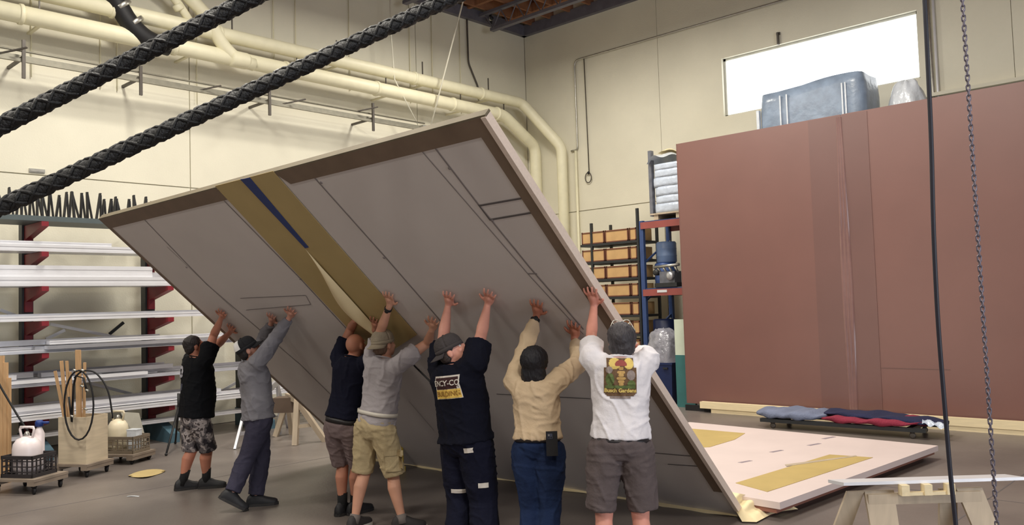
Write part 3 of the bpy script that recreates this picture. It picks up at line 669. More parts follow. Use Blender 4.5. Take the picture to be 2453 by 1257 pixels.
# wrapped load on top
pa = thing('wrapped_pallet', (OY(1600, 520, PY+.2).x, PY+.45, 3.485), 'plastic wrapped stack of boards on a pallet on top of the blue rack', 'pallet')
x0 = OY(1562, 500, PY).x; x1 = x0+1.2; z = 3.486
for k in range(3): MB().box((x0+.1+k*.5, PY+.45, z+.05), (.1, .95, .1)).build('pallet_block', M_ply2, pa)
MB().box(((x0+x1)/2, PY+.45, z+.115), (1.25, 1.0, .03)).build('pallet_deck', M_ply2, pa)
z += .13
rr = random.Random(5)
for k in range(6):
    h = rr.choice([.12, .15, .18]); dx = rr.uniform(-.02, .02)
    def side(s, t, h=h, z=z, dx=dx):
        a = s*2*math.pi; ca, sa = math.cos(a), math.sin(a); p = 8
        r = (abs(ca)**p+abs(sa)**p)**(-1/p); bul = 1+.012*math.sin(t*math.pi)+.008*math.sin(a*9+k)
        return V(((x0+x1)/2+dx+ca*r*.58*bul, PY+.45+sa*r*.45*bul, z+h*t))
    m = MB(); m.grid(side, 48, 3); n = 49; m.f.append(tuple(range(48))[::-1]); m.f.append(tuple(range(3*n, 3*n+48)))
    m.build('wrapped_layer', M_film, pa, True); z += h
def capf(s, t): 
    x = x0-.06+1.3*s; return V((x, PY-.04+.98*t, z+.02+.3*(1-s)*math.sin(min(1, s*6)*math.pi/2)*(.55+.45*math.sin(t*math.pi))+.03*math.sin(s*17+t*9)))
MB().grid(capf, 20, 12).build('film_cap', M_filmwhite, pa, True)
MB().grid(lambda s, t: capf(.08+s*.55, .25+t*.7)+V((0, 0, .03+.05*(1-s))), 8, 6).build('yellow_paper', M_paper2, pa, True)
MB().box((x0-.05, PY+.1, z-.35), (.07, .1, 1.3)).build('corner_post', M_machine, pa)
# things inside the rack
def drum(p, r, h, m, label):
    t = thing('plastic_drum', p, label, 'drum'); p = V(p)
    MB().lathe(p, [(r*.9, 0), (r, .02), (r, h*.3), (r*1.03, h*.33), (r, h*.36), (r, h*.64), (r*1.03, h*.67), (r, h*.7), (r, h-.03), (r*.9, h)], 22).build('shell', m, t, True)
    MB().lathe(p+V((r*.5, 0, h-.005)), [(.03, 0), (.03, .02), (.02, .025)], 10).build('bung', M_galv, t, True)
c = OY(1590, 600, PY+.45); zz = 2.166
drum((c.x, PY+.5, zz), .22, .5, M_drum, 'blue drum on the middle deck of the blue rack'); drum((c.x+.03, PY+.5, zz+.5), .2, .42, mat('pale_drum', sk(120, 144, 186), .4), 'pale blue drum standing on another drum in the blue rack')
c = OY(1590, 770, PY+.45)
drum((c.x, PY+.5, .0), .27, .85, M_navy, 'dark navy drum on the floor under the blue rack'); drum((c.x-.02, PY+.55, .85), .25, .7, M_navy, 'dark navy drum standing on the floor drum under the blue rack')
mc = thing('engine_block', (OY(1605, 690, PY+.1).x, PY+.1, 2.166), 'grey machine with pipes on the middle deck of the blue rack', 'machine')
o = mc.location
MB().box(o+V((0, 0, .05)), (.5, .3, .08)).build('base_plate', M_rackblk, mc); MB().box(o+V((.02, 0, .2)), (.34, .24, .22)).build('block', M_machine, mc)
MB().tube([o+V((-.28, -.1, .4)), o+V((.3, -.12, .43))], .03, 10).build('manifold', M_galv, mc, True)
for k in range(4): MB().tube([o+V((-.2+k*.13, -.1, .4)), o+V((-.16+k*.13, -.05, .28))], .024, 8).build('port', M_galv, mc, True)
MB().lathe(o+V((.12, -.2, .22)), [(.03, 0), (.08, .01), (.08, .05), (.03, .06)], 16, (0, 1, 0)).build('pulley', M_alu, mc, True)
MB().lathe(o+V((-.22, -.16, .3)), [(.02, 0), (.06, .01), (.06, .1), (.03, .12)], 14, (0, 1, 0)).build('filter', M_rackblk, mc, True)
# plastic bundle on a navy crate
cx = OY(1588, 900, PY-.35).x
nb = thing('navy_box', (cx, PY-.3, 0), 'dark navy tub on the floor under the plastic wrapped bundle', 'tub')
zt = OY(1588, 868, PY-.5).z
MB().loft([[V((cx+a*s, PY-.3+b*s, z)) for a, b in ((-.33, -.25), (.33, -.25), (.33, .25), (-.33, .25))] for z, s in ((0, .9), (zt-.04, 1), (zt-.04, 1.04), (zt, 1.04))]).build('tub_body', M_navy, nb)
for s in (-1, 1): MB().box((cx+s*.2, PY-.56, zt-.1), (.1, .03, .03)).build('handle', M_rackblk, nb)
def bag(s, t):
    a = s*2*math.pi; th = t*math.pi*.5; n_ = noise.noise(V((math.cos(a)*2, math.sin(a)*2, t*4)))*.16+noise.noise(V((math.cos(a)*5, math.sin(a)*5, t*9)))*.14
    r = .33*(math.cos(th)**.55 if t < 1 else .0)*(1+n_); return V((cx+.02+r*math.cos(a)*1.05, PY-.3+r*math.sin(a)*.8, zt+.62*math.sin(th)*(1+n_*.5)))
MB().grid(bag, 28, 14).build('plastic_bundle', mat('clear_wrap', sk(150, 150, 160), .15, var=.3, scale=8, bump=.8, bscale=10, spec=.9), None, True, label='crumpled clear plastic bundle sitting on the navy tub', category='bundle')
# brown boards standing in a row
mb0 = OY(1614, 765, 13.0); mb1 = OY(1634, 765, 13.0); mz = OY(1622, 850, 13.0).z
t = thing('door_panel', ((mb0.x+mb1.x)/2, 13.05, 0), 'narrow pale mint and teal panel standing beside the brown boards', 'panel')
MB().box(((mb0.x+mb1.x)/2+.1, 13.03, (mz+mb0.z)/2), (mb1.x-mb0.x+.2, .05, mb0.z-mz)).build('upper_board', M_mint, t); MB().box(((mb0.x+mb1.x)/2+.1, 13.03, mz/2), (mb1.x-mb0.x+.2, .06, mz)).build('lower_board', M_tealpost, t)
BY = 12.72
BL = OY(1646, 968, BY).x; BT = OY(1637, 342, BY).z; BM = OY(2036, 700, BY).x; BB = .12
bro = thing('brown_board', ((BL+BM)/2, BY, BB), 'very tall brown board at the shelving end of the standing brown wall', 'board')
MB().box(((BL+BM)/2-.004, BY+.05, (BB+BT)/2), (BM-BL-.012, .1, BT-BB)).build('board', M_brown, bro)
M_bledge = mat('brown_edge', sk(120, 84, 76), .6)
MB().box((BL+.002, BY+.05, (BB+BT)/2), (.012, .104, BT-BB+.004)).build('edge_strip', M_bledge, bro)
br2 = thing('brown_board', ((BM-.6)/2, BY, BB), 'very tall brown board right of the seam behind the hanging chain', 'board')
MB().box(((BM-.4)/2+.004, BY+.05, (BB+BT)/2), (-.4-BM-.012, .1, BT-BB)).build('board', M_brown, br2)
MB().box((-.4, BY+.05, (BB+BT)/2), (.012, .104, BT-BB+.004)).build('edge_strip', M_bledge, br2)
for t_, x in ((bro, BL+.5), (br2, BM+.5), (br2, -1)): MB().box((x, BY+.06, BB/2), (.5, .14, BB)).build('support_block', M_black, t_)
sa, sb_ = OY(1956, 700, BY).x, OY(2100, 700, BY).x
MB().box(((sa+sb_)/2, BY-.004, (BB+BT)/2), (sb_-sa, .006, BT-BB-.03)).build('seam_cover', M_brown2, bro)
def ripple(s, t): 
    return V((BM-.03+(s-.5)*(.12+.05*math.sin(t*4)), BY-.01-.02*math.sin(s*math.pi*3)**2*(.4+.6*math.sin(t*7)**2), BB+.02+(BT-BB-.06)*t))
MB().grid(ripple, 12, 30).build('seam_film', mat('brown_film', sk(128, 94, 90), .25, var=.08, spec=.6, coat=.6), bro, True)
pline_y = OY(2250, 884, BY).z; MB().box((OY(2190, 884, BY).x, BY-.003, pline_y), (.95, .004, .008)).build('scribe_line', M_brown2, br2)
pk = OY(1680, 968, BY-.12)
MB().box(((pk.x-.2)/2, BY-.12, .125), (-.2-pk.x, .1, .11)).box(((pk.x-.2)/2, BY-.12, .04), (-.2-pk.x-.4, .06, .08)).build('sole_plate', M_cream, None, label='long cream timber lying along the foot of the brown boards', category='timber')
MB().box(((BL-.2)/2, BY-.035, .05), (-.2-BL, .05, .095)).build('black_strip', M_black, None, label='long black strip under the brown boards', category='strip')  # plain black strip along the gap under the boards
# bundles on top of the rack, seen over the brown boards
b0 = OY(1832, 250, 14.1); b1 = OY(2082, 200, 14.1); zt = b0.z-.02; 
bu = thing('wrapped_bundle', ((b0.x+b1.x)/2, 14.1, 3.486), 'tall dark blue wrapped block with pale straps in front of the window', 'bundle')
W2 = b1.x-b0.x; topz = OY(1950, 205, 14.1).z
def blk(s, t):
    a = s*2*math.pi; ca, sa = math.cos(a), math.sin(a); p = 9; r = (abs(ca)**p+abs(sa)**p)**(-1/p)
    f = 1-.035*max(0, t-.85)/.15
    return V(((b0.x+b1.x)/2+ca*r*W2/2*f, 14.25+sa*r*.42*f, 3.62+(topz-3.62+.04*math.sin(ca*3))*t))
m = MB(); m.grid(blk, 56, 12); m.f.append(tuple(range(12*57, 12*57+56))); m.f.append(tuple(range(56))[::-1]); m.build('block', M_bluefilm, bu, True)
for px in (1868, 1884, 2018, 2026):
    x = OY(px, 250, 13.8).x; MB().box((x, 13.815, (3.62+topz)/2-.06), (.025, .02, topz-3.75)).build('strap', M_filmwhite, bu)
MB().box((b0.x-.03, 13.9, (3.62+topz)/2-.16), (.05, .08, topz-3.9)).build('corner_guard', M_filmwhite, bu)
MB().box(((b0.x+b1.x)/2, 14.25, 3.55), (W2+.1, .95, .12)).build('pallet_base', M_ply2, bu)
q0 = OY(2130, 250, 14.1)
def crum(s, t):
    a = s*2*math.pi; th = t*math.pi*.5; n_ = noise.noise(V((math.cos(a)*2+5, math.sin(a)*2, t*3)))*.3
    r = .34*math.cos(th)**.5*(1+n_) if t < 1 else 0; return V((q0.x+.22+r*math.cos(a), 14.3+r*math.sin(a)*.8, 3.49+(OY(2130, 196, 14.1).z-3.49)*math.sin(th)*(1+n_*.12)))
MB().grid(crum, 30, 16).build('plastic_heap', M_filmwhite, None, True, label='crumpled white plastic heaped beside the dark blue wrapped block', category='plastic')
# ================================================================== flat panel stack on the floor, dolly with blankets
FZ = .15
R_ = OZ(2247, 1067, FZ); F_ = OZ(1885, 1197, FZ); L_ = OZ(1640, 1022, FZ)
dY = (F_-R_); dX = (L_-R_); Lx = dX.length
dYn = dY.normalized(); dXn = V((dYn.y, -dYn.x, 0)); dXn = dXn if dXn.dot(dX) > 0 else -dXn
Ly = dY.length+.12; Lx = 3.4
def fp(a, b, z): return R_+dXn*a+dYn*b+V((0, 0, z-FZ))
fs = thing('flat_panel', fp(1.7, Ly/2, 0), 'white faced panel lying flat on red brown boards beside the lifted panel', 'panel')
AX = (dXn, dYn, V((0, 0, 1)))
MB().box(fp(Lx/2, Ly/2, FZ-.03), (Lx, Ly, .06), AX).build('sheet', M_sheet, fs)
MB().box(fp(Lx/2+.03, Ly/2, FZ-.08), (Lx-.02, Ly-.02, .04), AX).build('under_board', M_redbrown, fs)
for k in range(4): MB().box(fp(.2+k*1.0, Ly/2, .025), (.09, Ly-.08, .05), AX).build('batten', M_redbrown, fs)
def patch(pts, name, m, z=.004):
    P_ = [OZ(a, b, FZ+z) for a, b in pts]; MB().prism(P_, (0, 0, -.0035)).build(name, m, fs)
patch([(1762, 1156), (1987, 1088), (2091, 1095), (1838, 1177)], 'ochre_strip', M_ochre)
patch([(1655, 1026), (1785, 1037), (1760, 1052), (1700, 1070), (1660, 1072)], 'ochre_strip', M_ochre)
patch([(1880, 1112), (2050, 1090), (2053, 1092), (1884, 1116)], 'scratch', M_ply2, .007)
for (a, b) in ((1860, 1080), (1950, 1064), (1785, 1105), (1985, 1048)): patch([(a-18, b+2), (a+10, b-3), (a+18, b-2), (a-8, b+3)], 'scuff', mat('grey_scuff', sk(150, 138, 146), .7), .002)
# dolly with moving blankets
dA = OZ(1850, 1026, 0); dB_ = OZ(2185, 1051, 0); dd_ = (dB_-dA); dl_ = dd_.length; dn = dd_.normalized(); dm = V((-dn.y, dn.x, 0)); dm = dm if dm.dot(GF) > 0 else -dm
dc = (dA+dB_)/2+dm*.32
t = thing('moving_dolly', dc, 'long low dolly on casters carrying folded moving blankets before the brown boards', 'dolly')
ax = (dn, dm, V((0, 0, 1)))
for s in (-1, 1): MB().box(dc+dm*s*.3+V((0, 0, .115)), (dl_+.35, .08, .05), ax).build('rail', M_rackblk, t)
for s in (-1, 0, 1): MB().box(dc+dn*s*dl_*.48+V((0, 0, .115)), (.08, .6, .05), ax).build('cross_bar', M_rackblk, t)
for a in (-1, 1):
    for b in (-1, 1): 
        p = dc+dn*a*(dl_/2)+dm*b*.29; caster(MB(), p, .04).build('caster', M_dsteel, t, True)
def blanket(name, s0, s1, h, m, label, zb, wid=.74, droop=.0):
    def f(s, tt):
        a = tt*2*math.pi; ca, sa = math.cos(a), math.sin(a); p = 4; r = (abs(ca)**p+abs(sa)**p)**(-1/p)
        e = math.sin(max(.02, min(.98, s))*math.pi)**.18
        n_ = .012*math.sin(s*14+a*2)+.008*math.sin(s*31+a)
        return dc+dn*(s0+(s1-s0)*s)+dm*ca*r*wid/2*e+V((0, 0, zb+h/2+sa*r*h/2*e+n_-droop*s*s))
    m_ = MB(); m_.grid(f, 30, 20); m_.f.append(tuple(j*31 for j in range(20))); m_.f.append(tuple(j*31+30 for j in range(20))[::-1])
    m_.build(name, m, None, True, label=label, category='blanket')
hl = dl_/2
blanket('moving_blanket', -hl-.28, -hl*.22, .13, M_blanket, 'pale blue grey moving blanket folded on the end of the dolly', .135)
blanket('moving_blanket', -hl*.3, hl+.1, .10, M_blanketred, 'dark red moving blanket folded along the dolly', .135, .76)
blanket('moving_blanket', -hl*.26, hl+.34, .07, M_blanketnavy, 'navy moving blanket laid over the red one and trailing off the dolly', .215, .56, .07)
MB().grid(lambda s, t: dc+dn*(hl+.12+s*.3)+dm*(-.28+.1*t)+V((0, 0, .20-.05*s+.05*math.sin(t*3)+.02*math.sin(s*15+t*7))), 12, 6).build('plastic_wrap', M_film, t, True)
# ================================================================== sawhorse with white plank in front, at right
SZ = .80; dS = 4.85
def S(px, py, dz=0.): return DP(px, py, dS+dz)
a, b = S(2000, 1160), S(2440, 1146); zt = (a.z+b.z)/2; a.z = b.z = zt; dn = (b-a).normalized(); dm = V((-dn.y, dn.x, 0)); dm = dm if dm.dot(GF) > 0 else -dm
wp = MB(); w_ = .085
wp.prism([a+dn*.035-dm*w_*.5, b+dn*.01-dm*w_*.5, b-dn*.05+dm*w_*.6, a-dn*.02+dm*w_*.6], (0, 0, .018)); wp.build('white_plank', M_white, None, label='white plank with mitred ends lying across the plywood sawhorse', category='plank')
sh_ = thing('sawhorse', V(((a+b)/2).to_tuple()[:2]+(0,)), 'plywood sawhorse with broad tapered legs under the white plank', 'sawhorse')
ZZ = V((0, 0, 1)); l0 = S(2075, 1172); l1 = S(2345, 1170)
for k, zo in ((0, -.05), (1, -.05)): pass
tl = zt-.0
MB().box((l0+l1)/2*1.0+ZZ*(tl-.09-((l0+l1)/2).z), ((l1-l0).length, .05, .06), (dn, dm, ZZ)).build('top_beam', M_ply2, sh_)
fr = MB(); c0 = S(2146, 1160); c1 = S(2268, 1160)
MB().box((c0+c1)/2+ZZ*(tl-.052-((c0+c1)/2).z)-dm*.06, ((c1-c0).length, .03, .018), (dn, dm, ZZ)).build('rack_rail', M_cream, sh_)
for k in range(3): MB().box(c0.lerp(c1, .06+.44*k)+ZZ*(tl-.03-c0.lerp(c1, .06+.44*k).z)-dm*.06, (.045, .05, .06), (dn, dm, ZZ)).build('rack_block', M_cream, sh_)
def leg(pt, w0, w1, side, lean):
    top = S(*pt); top.z = tl-.045; bot = top+dm*side*.26+dn*lean; bot.z = 0
    p = [top-dn*w0/2, top+dn*w0/2, bot+dn*w1/2, bot-dn*w1/2]
    MB().prism(p, dm*.022).build('leg', M_ply2, sh_)
leg((2106, 1170), .17, .135, -1, -.02); leg((2050, 1170), .10, .12, 1, -.20); leg((2322, 1172), .15, .12, -1, .16); leg((2272, 1172), .1, .12, 1, .10)
MB().box((l0+l1)/2+ZZ*(.3-((l0+l1)/2).z), ((l1-l0).length*.9, .02, .07), (dn, dm, ZZ)).build('stretcher', M_ply2, sh_)
# ================================================================== hanging chain and cables at right
dC = 4.3
top = DP(2305, 0, dC); base = V((top.x, top.y, 0))
ch = thing('hoist_chain', (top.x, top.y, .5), 'steel link chain hanging straight down in front of the brown boards', 'chain')
lk = MB(); n = 12; pth = []
for i in range(n): a = 2*math.pi*i/n; pth.append(V((.0085*math.cos(a), 0, (.0085*math.sin(a)+(.009 if math.sin(a) >= 0 else -.009)))))
rings = []
for i in range(n):
    t_ = (pth[(i+1) % n]-pth[i-1]).normalized(); B = t_.cross(V((0, 1, 0)))
    rings.append([pth[i]+(V((0, 1, 0))*math.cos(2*math.pi*k/6)+B*math.sin(2*math.pi*k/6))*.0038 for k in range(6)])
rings.append(rings[0]); lk.loft(rings, False); lm = lk.mesh('link'); fixn(lm); lm.materials.append(M_chain); lm.polygons.foreach_set('use_smooth', [True]*len(lm.polygons))
px_tilt = (DP(2400, 1257, dC)-DP(2305, 0, dC)); hx = px_tilt.x/px_tilt.z; hy = px_tilt.y/px_tilt.z
for i in range(140):
    o = bpy.data.objects.new('link', lm); COL.objects.link(o); o.parent = ch; z = .52+i*.0258
    o.location = (hx*(z-3.5)*.35, hy*(z-3.5)*.35, z-.5); o.rotation_euler = (0, 0, (i % 2)*math.pi/2+.5)
zt = .52+140*.0258
m = MB().tube([V((top.x+hx*(zt-3.5)*.35, top.y+hy*(zt-3.5)*.35, zt-.02)), V((top.x, top.y, 8.75))], .009, 8).build('upper_run', M_chain, ch, True); 
q = [(2214, -20), (2222, 140), (2231, 330), (2236, 560), (2247, 780), (2262, 960), (2276, 1130), (2290, 1257)]
pth = [DP(a, b, 4.0) for a, b in q]; pth = [pth[0]+V((0, 0, 8.75-pth[0].z))]+pth+[V((pth[-1].x+.03, pth[-1].y-.03, .02))]
rope('hanging_cable', arc_path(pth, .3), .0105, M_cable, 'black cable hanging from the roof beside the steel chain', 'cable', None, 10)
# yellow pole behind the men
f = OZ(962, 1128, 0); MB().beam(f, f+V((0, -.0, .98))+PN*.02, .05, .03).box(f+ZZ*.03, (.09, .05, .06)).build('yellow_level', M_yellow, None, label='yellow pole standing between the men under the panel', category='pole')
# ================================================================== the seven men
def cloth(name, c, c2=None, scale=5, rough=.9, bump=.35): return mat(name, sk(*c), rough, var=.12, scale=scale, bump=bump, bscale=26, col2=sk(*c2) if c2 else None, spec=.2)
M_eye = mat('eye_white', sk(230, 226, 220), .2, var=0); M_iris = mat('iris_dark', sk(40, 30, 24), .2, var=0)
M_shoe = mat('black_shoe', sk(30, 30, 34), .6, var=.2); M_sock = mat('black_sock', sk(24, 24, 26), .95, var=.1); M_sole = mat('shoe_sole', sk(46, 44, 44), .7); M_solew = mat('white_sole', sk(212, 208, 200), .6)
def remeshed(mb, voxel, sm=4, fac=.5):
    me = mb.mesh('tmp'); fixn(me); o = bpy.data.objects.new('tmp', me); COL.objects.link(o)
    r = o.modifiers.new('r', 'REMESH'); r.mode = 'VOXEL'; r.voxel_size = voxel; r.adaptivity = 0
    s = o.modifiers.new('s', 'SMOOTH'); s.iterations = sm; s.factor = fac
    dg = bpy.context.evaluated_depsgraph_get(); dg.update(); out = bpy.data.meshes.new_from_object(o.evaluated_get(dg)); bpy.data.objects.remove(o); bpy.data.meshes.remove(me); return out
def wrinkle(me, amp, sc, seed, bumps=()):
    ns = [v.normal.copy() for v in me.vertices]; sd = V((seed*7.3, seed*3.1, 0))
    for v, n in zip(me.vertices, ns):
        p = v.co; q_ = V((p.x+.35*p.z, p.y-.25*p.z, p.z))
        a = noise.noise(V((q_.x*sc[0], q_.y*sc[1], p.z*sc[2]))+sd); b = noise.noise(V((p.x*5+sd.y, p.y*5, p.z*15+2.5*p.x)))
        c = noise.noise(p*4.+sd)
        rid = max(0, 1-abs(a)*4)**1.5*.9+max(0, 1-abs(b)*4.5)**1.5*.7*max(0, .5+c*1.6)+c*.6-.3
        v.co = p+n*amp*rid
    me.update()
def cap_chain(mb, pts, rs, seg=14):           # tapered limb: tubes with spheres at the joints
    mb.tube(pts, rs, seg)
    for p, r in ((pts[0], rs[0]), (pts[-1], rs[-1])): mb.sph(p, r, 14, 8)
def ik(a, b, l1, l2, pole, ext=None):
    ab = b-a; d = ab.length; k = max(1.0, d/(l1+l2)*1.004)
    if ext: k = d/(l1+l2)*ext
    l1 *= k; l2 *= k; x = (l1*l1-l2*l2+d*d)/(2*d); h = math.sqrt(max(0, l1*l1-x*x)); u = ab/d
    pv = pole-a; pv = pv-u*pv.dot(u); pv = pv.normalized() if pv.length > 1e-4 else V((0, 0, -1)); return a+u*x+pv*h
def ring(c, A, B, e=2.4, n=28):
    out = []
    for k in range(n):
        t = 2*math.pi*k/n; ca, sa = math.cos(t), math.sin(t)
        out.append(c+A*(abs(ca)**(2/e)*(1 if ca >= 0 else -1))+B*(abs(sa)**(2/e)*(1 if sa >= 0 else -1)))
    return out
TOR = [(-.22, .150, .105, 0), (-.1, .172, .125, -.005), (.0, .170, .122, 0), (.2, .160, .118, .006), (.4, .163, .12, .01), (.6, .176, .124, .008), (.78, .182, .122, 0), (.90, .160, .10, -.008), (.98, .10, .078, -.012), (1.04, .066, .062, -.008)]
LOG = []
def person(sp):
    D = sp['D']; ph = math.radians(sp['face']); F = GF*math.cos(ph)+GR*math.sin(ph); R = GR*math.cos(ph)-GF*math.sin(ph); Zu = V((0, 0, 1))
    g = sp.get('girth', 1.0); belly = sp.get('belly', 0.)
    P = DP(*sp['belt'], D); N = DP(*sp['neck'], D+sp.get('ndep', .04)); H = DP(*sp['head'], D+sp.get('hdep', .06))
    T = (N-P).normalized(); TL = (N-P).length; Rt = (R-T*R.dot(T)).normalized(); Ft = T.cross(Rt); Ft = Ft if Ft.dot(F) > 0 else -Ft
    root = thing('person', V((P.x, P.y, 0)), sp['label'], 'person')
    body = MB()
    def tring(t, a, b, f, infl=0., bel=0.): return ring(P+T*(TL*t)+Ft*(f+bel*.5), Rt*(a*g+infl), Ft*(b*g+infl+bel*.5))
    def bel(t): return belly*math.exp(-((t-.18)/.28)**2)
    body.loft([tring(t, a, b, f, 0, bel(t)) for t, a, b, f in TOR])
    # head
    hy, hp = math.radians(sp['look'][0]), math.radians(sp['look'][1]); hz = math.radians(sp['look'][2] if len(sp['look']) > 2 else 0)
    hF = (GF*math.cos(hy)+GR*math.sin(hy))*math.cos(hp)+Zu*math.sin(hp); hR = hF.cross(Zu).normalized(); hU = hR.cross(hF)
    hU, hR = hU*math.cos(hz)+hR*math.sin(hz), hR*math.cos(hz)-hU*math.sin(hz)
    q = lambda r, f, u: H+hR*r+hF*f+hU*u
    body.ell(q(0, -.012, .022), hR*.076, hF*.098, hU*.092, 22, 14); body.ell(q(0, .03, -.03), hR*.062, hF*.068, hU*.085, 18, 12); body.ell(q(0, .05, -.082), hR*.036, hF*.036, hU*.03)
    body.ell(q(0, .098, -.022), hR*.014, hF*.022, hU*.02); body.ell(q(0, .092, .0), hR*.010, hF*.014, hU*.03); body.ell(q(0, .08, .03), hR*.055, hF*.018, hU*.012)
    body.ell(q(0, .085, -.058), hR*.026, hF*.014, hU*.007); body.ell(q(0, .083, -.07), hR*.022, hF*.013, hU*.007)
    for s in (-1, 1):
        body.ell(q(s*.078, -.012, -.005), hR*.012+hF*-.004*s*s, hF*.021, hU*.033, 12, 8); body.ell(q(s*.042, .06, -.02), hR*.024, hF*.022, hU*.022)
    body.tube([N-T*.06, N.lerp(q(0, -.02, -.06), .6), q(0, -.012, -.03)], [.066*g**.5, .060*g**.5, .062], 18)
    # arms and hands
    arms = {}
    for side, s in (('L', -1), ('R', 1)):
        S0 = N+Rt*(s*.185*g**.6)-T*.045+T*sp.get('shrug', .03)+Ft*.015
        hd = sp['hand'+side]; fx = hd[2:4] if len(hd) >= 4 else (0, -30)
        C = on_panel(hd[0], hd[1], .017); C2 = on_panel(hd[0]+fx[0], hd[1]+fx[1], .017); f = (C2-C).normalized(); b = PN.copy(); tdir = f.cross(b)*(-1 if side == 'R' else 1); hs = 1.06
        Wr = C-f*.052*hs+b*.022
        body.tube([Wr-f*.01+b*.006, C-f*.02+b*.004, C+f*.03, C+f*.045], [.026, .03, .03, .022], 10)
        rg = [ring(C+f*x*hs, tdir*w_*hs, b*h_*hs, 2.6, 16) for x, w_, h_ in ((-.055, .026, .018), (-.03, .036, .019), (.0, .041, .0165), (.03, .043, .014), (.042, .038, .011))]
        body.loft(rg)
        for k, (off, L_, sprd) in enumerate(((.031, .074, .20), (.0105, .083, .05), (-.0105, .077, -.08), (-.031, .06, -.24))):
            d_ = (f+tdir*sprd).normalized(); p0 = C+f*.03*hs+tdir*off*hs; p1 = p0+d_*(L_*.35+.012)*hs+b*.012; p2 = p1+d_*L_*.33*hs+b*.002; p3 = p2+d_*L_*.3*hs-b*.009
            cap_chain(body, [p0, p1, p2, p3], [.0105, .0102, .0094, .0082], 9)
        t0 = C-f*.03+tdir*.028; t1 = t0+(f*.55+tdir*.8).normalized()*.042+b*.006; t2 = t1+(f*.85+tdir*.5).normalized()*.034; cap_chain(body, [t0, t1, t2], [.015, .0125, .010], 9)
        el = sp['elb'+side]; pole = DP(el[0], el[1], (proj(S0)[2]+proj(Wr)[2])/2+(el[2] if len(el) > 2 else .2))
        E = ik(S0, Wr, .30, .265, pole); ga = g**.5*sp.get('arm', 1.)
        cap_chain(body, [P+T*TL*.80+Rt*s*.09, P+T*TL*.9+Rt*s*.13*g**.5, S0], [.085*g, .078*g, .066*ga], 14)
        u = (E-S0); cap_chain(body, [S0, S0+u*.35, S0+u*.75, E], [.064*ga, .057*ga, .048*ga, .043*ga])
        u = (Wr-E); cap_chain(body, [E, E+u*.25, E+u*.6, E+u*.92, Wr], [.043*ga, .046*ga, .037*ga, .028, .026])
        arms[side] = (S0, E, Wr, ga)
    # legs and feet
    legs = {}
    for side, s in (('L', -1), ('R', 1)):
        an = sp['ank'+side]; A = OZ(an[0], an[1], .095+(an[2] if len(an) > 2 else 0)); Hp = P-T*.09+Rt*s*.098*g**.6
        kp = sp.get('knee'+side); pole = DP(*kp, D+.1) if kp else (Hp+A)/2+F
        K = ik(Hp, A, .44, .425, pole, sp.get('ext', 1.012)); gl = g**.5; u = K-Hp
        cap_chain(body, [Hp, Hp+u*.3, Hp+u*.75, K], [.098*gl, .092*gl, .068*gl, .058*gl], 16)
        u = A-K; back = -F*.018
        cap_chain(body, [K, K+u*.3+back, K+u*.6+back*.6, K+u*.9, A], [.056*gl, .062*gl, .049*gl, .036, .036], 16)
        fa = math.radians(sp.get('foot'+side, sp['face'])); ff = GF*math.cos(fa)+GR*math.sin(fa); fp = an[3] if len(an) > 3 else 0.
        fd = (ff*math.cos(fp)-Zu*math.sin(fp)); fu = (Zu*math.cos(fp)+ff*math.sin(fp)); fr = fd.cross(fu)
        body.ell(A+fd*.05-fu*.05, fd*.10, fr*.03, fu*.03); legs[side] = (Hp, K, A, fd, fu, fr, gl)
    bm_ = remeshed(body, .0062, 5, .45)
    off = root.location; 
    for v in bm_.vertices: v.co -= off
    bo = link('body', bm_, mat('skin_'+sp['id'], sk(*sp['skin']), .5, var=.1, scale=9, spec=.35), root, None, True)
    for s in (-1, 1):
        e = MB().sph(q(s*.031, .071, .012), .0125, 12, 8).build('eye', M_eye, root, True); MB().sph(q(s*.031, .0795, .012), .0062, 8, 6).build('iris', M_iris, e, True)
    def put(name, mb_or_me, m, vox=None, sm=4, wr=None, smooth=True, parent=root, seed=1):
        me = remeshed(mb_or_me, vox, sm) if vox else mb_or_me.mesh(name)
        if wr: wrinkle(me, wr[0], wr[1], seed)
        for v in me.vertices: v.co -= off
        return link(name, me, m, parent, None, smooth)
    # hair or cap
    if sp.get('hair'):
        hb = MB(); L_ = sp.get('hairlen', 0.)
        hx = sp.get('hairs', 1.); hb.ell(q(0, -.024, .036+.0), hR*.086*hx, hF*.098*hx, hU*.09*hx, 26, 16)
        hb.ell(q(0, -.055, -.01-L_*.5), hR*.078*hx, hF*.058*hx, hU*(.075+L_*.6), 20, 12)
        if sp.get('sideburn'):
            for s in (-1, 1): hb.ell(q(s*.07, .01, .01), hR*.012, hF*.03, hU*.045)
        put('hair', hb, mat('hair_'+sp['id'], sk(*sp['hair']), .6, var=.35, scale=50, bump=.5, bscale=90, stretch=(1, 1, .25)), .008, 2, (.006, (34, 34, 12)), seed=3)
    if sp.get('cap'):
        cp = sp['cap']; tilt = cp.get('tilt', 0.); cU = (hU*math.cos(tilt)-hF*math.sin(tilt)); cF = (hF*math.cos(tilt)+hU*math.sin(tilt)); cc = q(0, -.012, .03)
        def dome(s, t):
            a = s*2*math.pi; th = t*math.pi/2; wob = 1+.012*math.cos(a*6)*math.cos(th)
            return cc+(hR*.093*math.cos(a)+cF*.112*math.sin(a))*math.cos(th)**.62*wob+cU*(.015+.098*math.sin(th))
        m = MB(); m.grid(dome, 36, 10); co = put('cap', m, mat('cap_'+sp['id'], sk(*cp['col']), .9, var=.2, scale=14, bump=.4, bscale=80), None)
        md = co.modifiers.new('s', 'SOLIDIFY'); md.thickness = .006
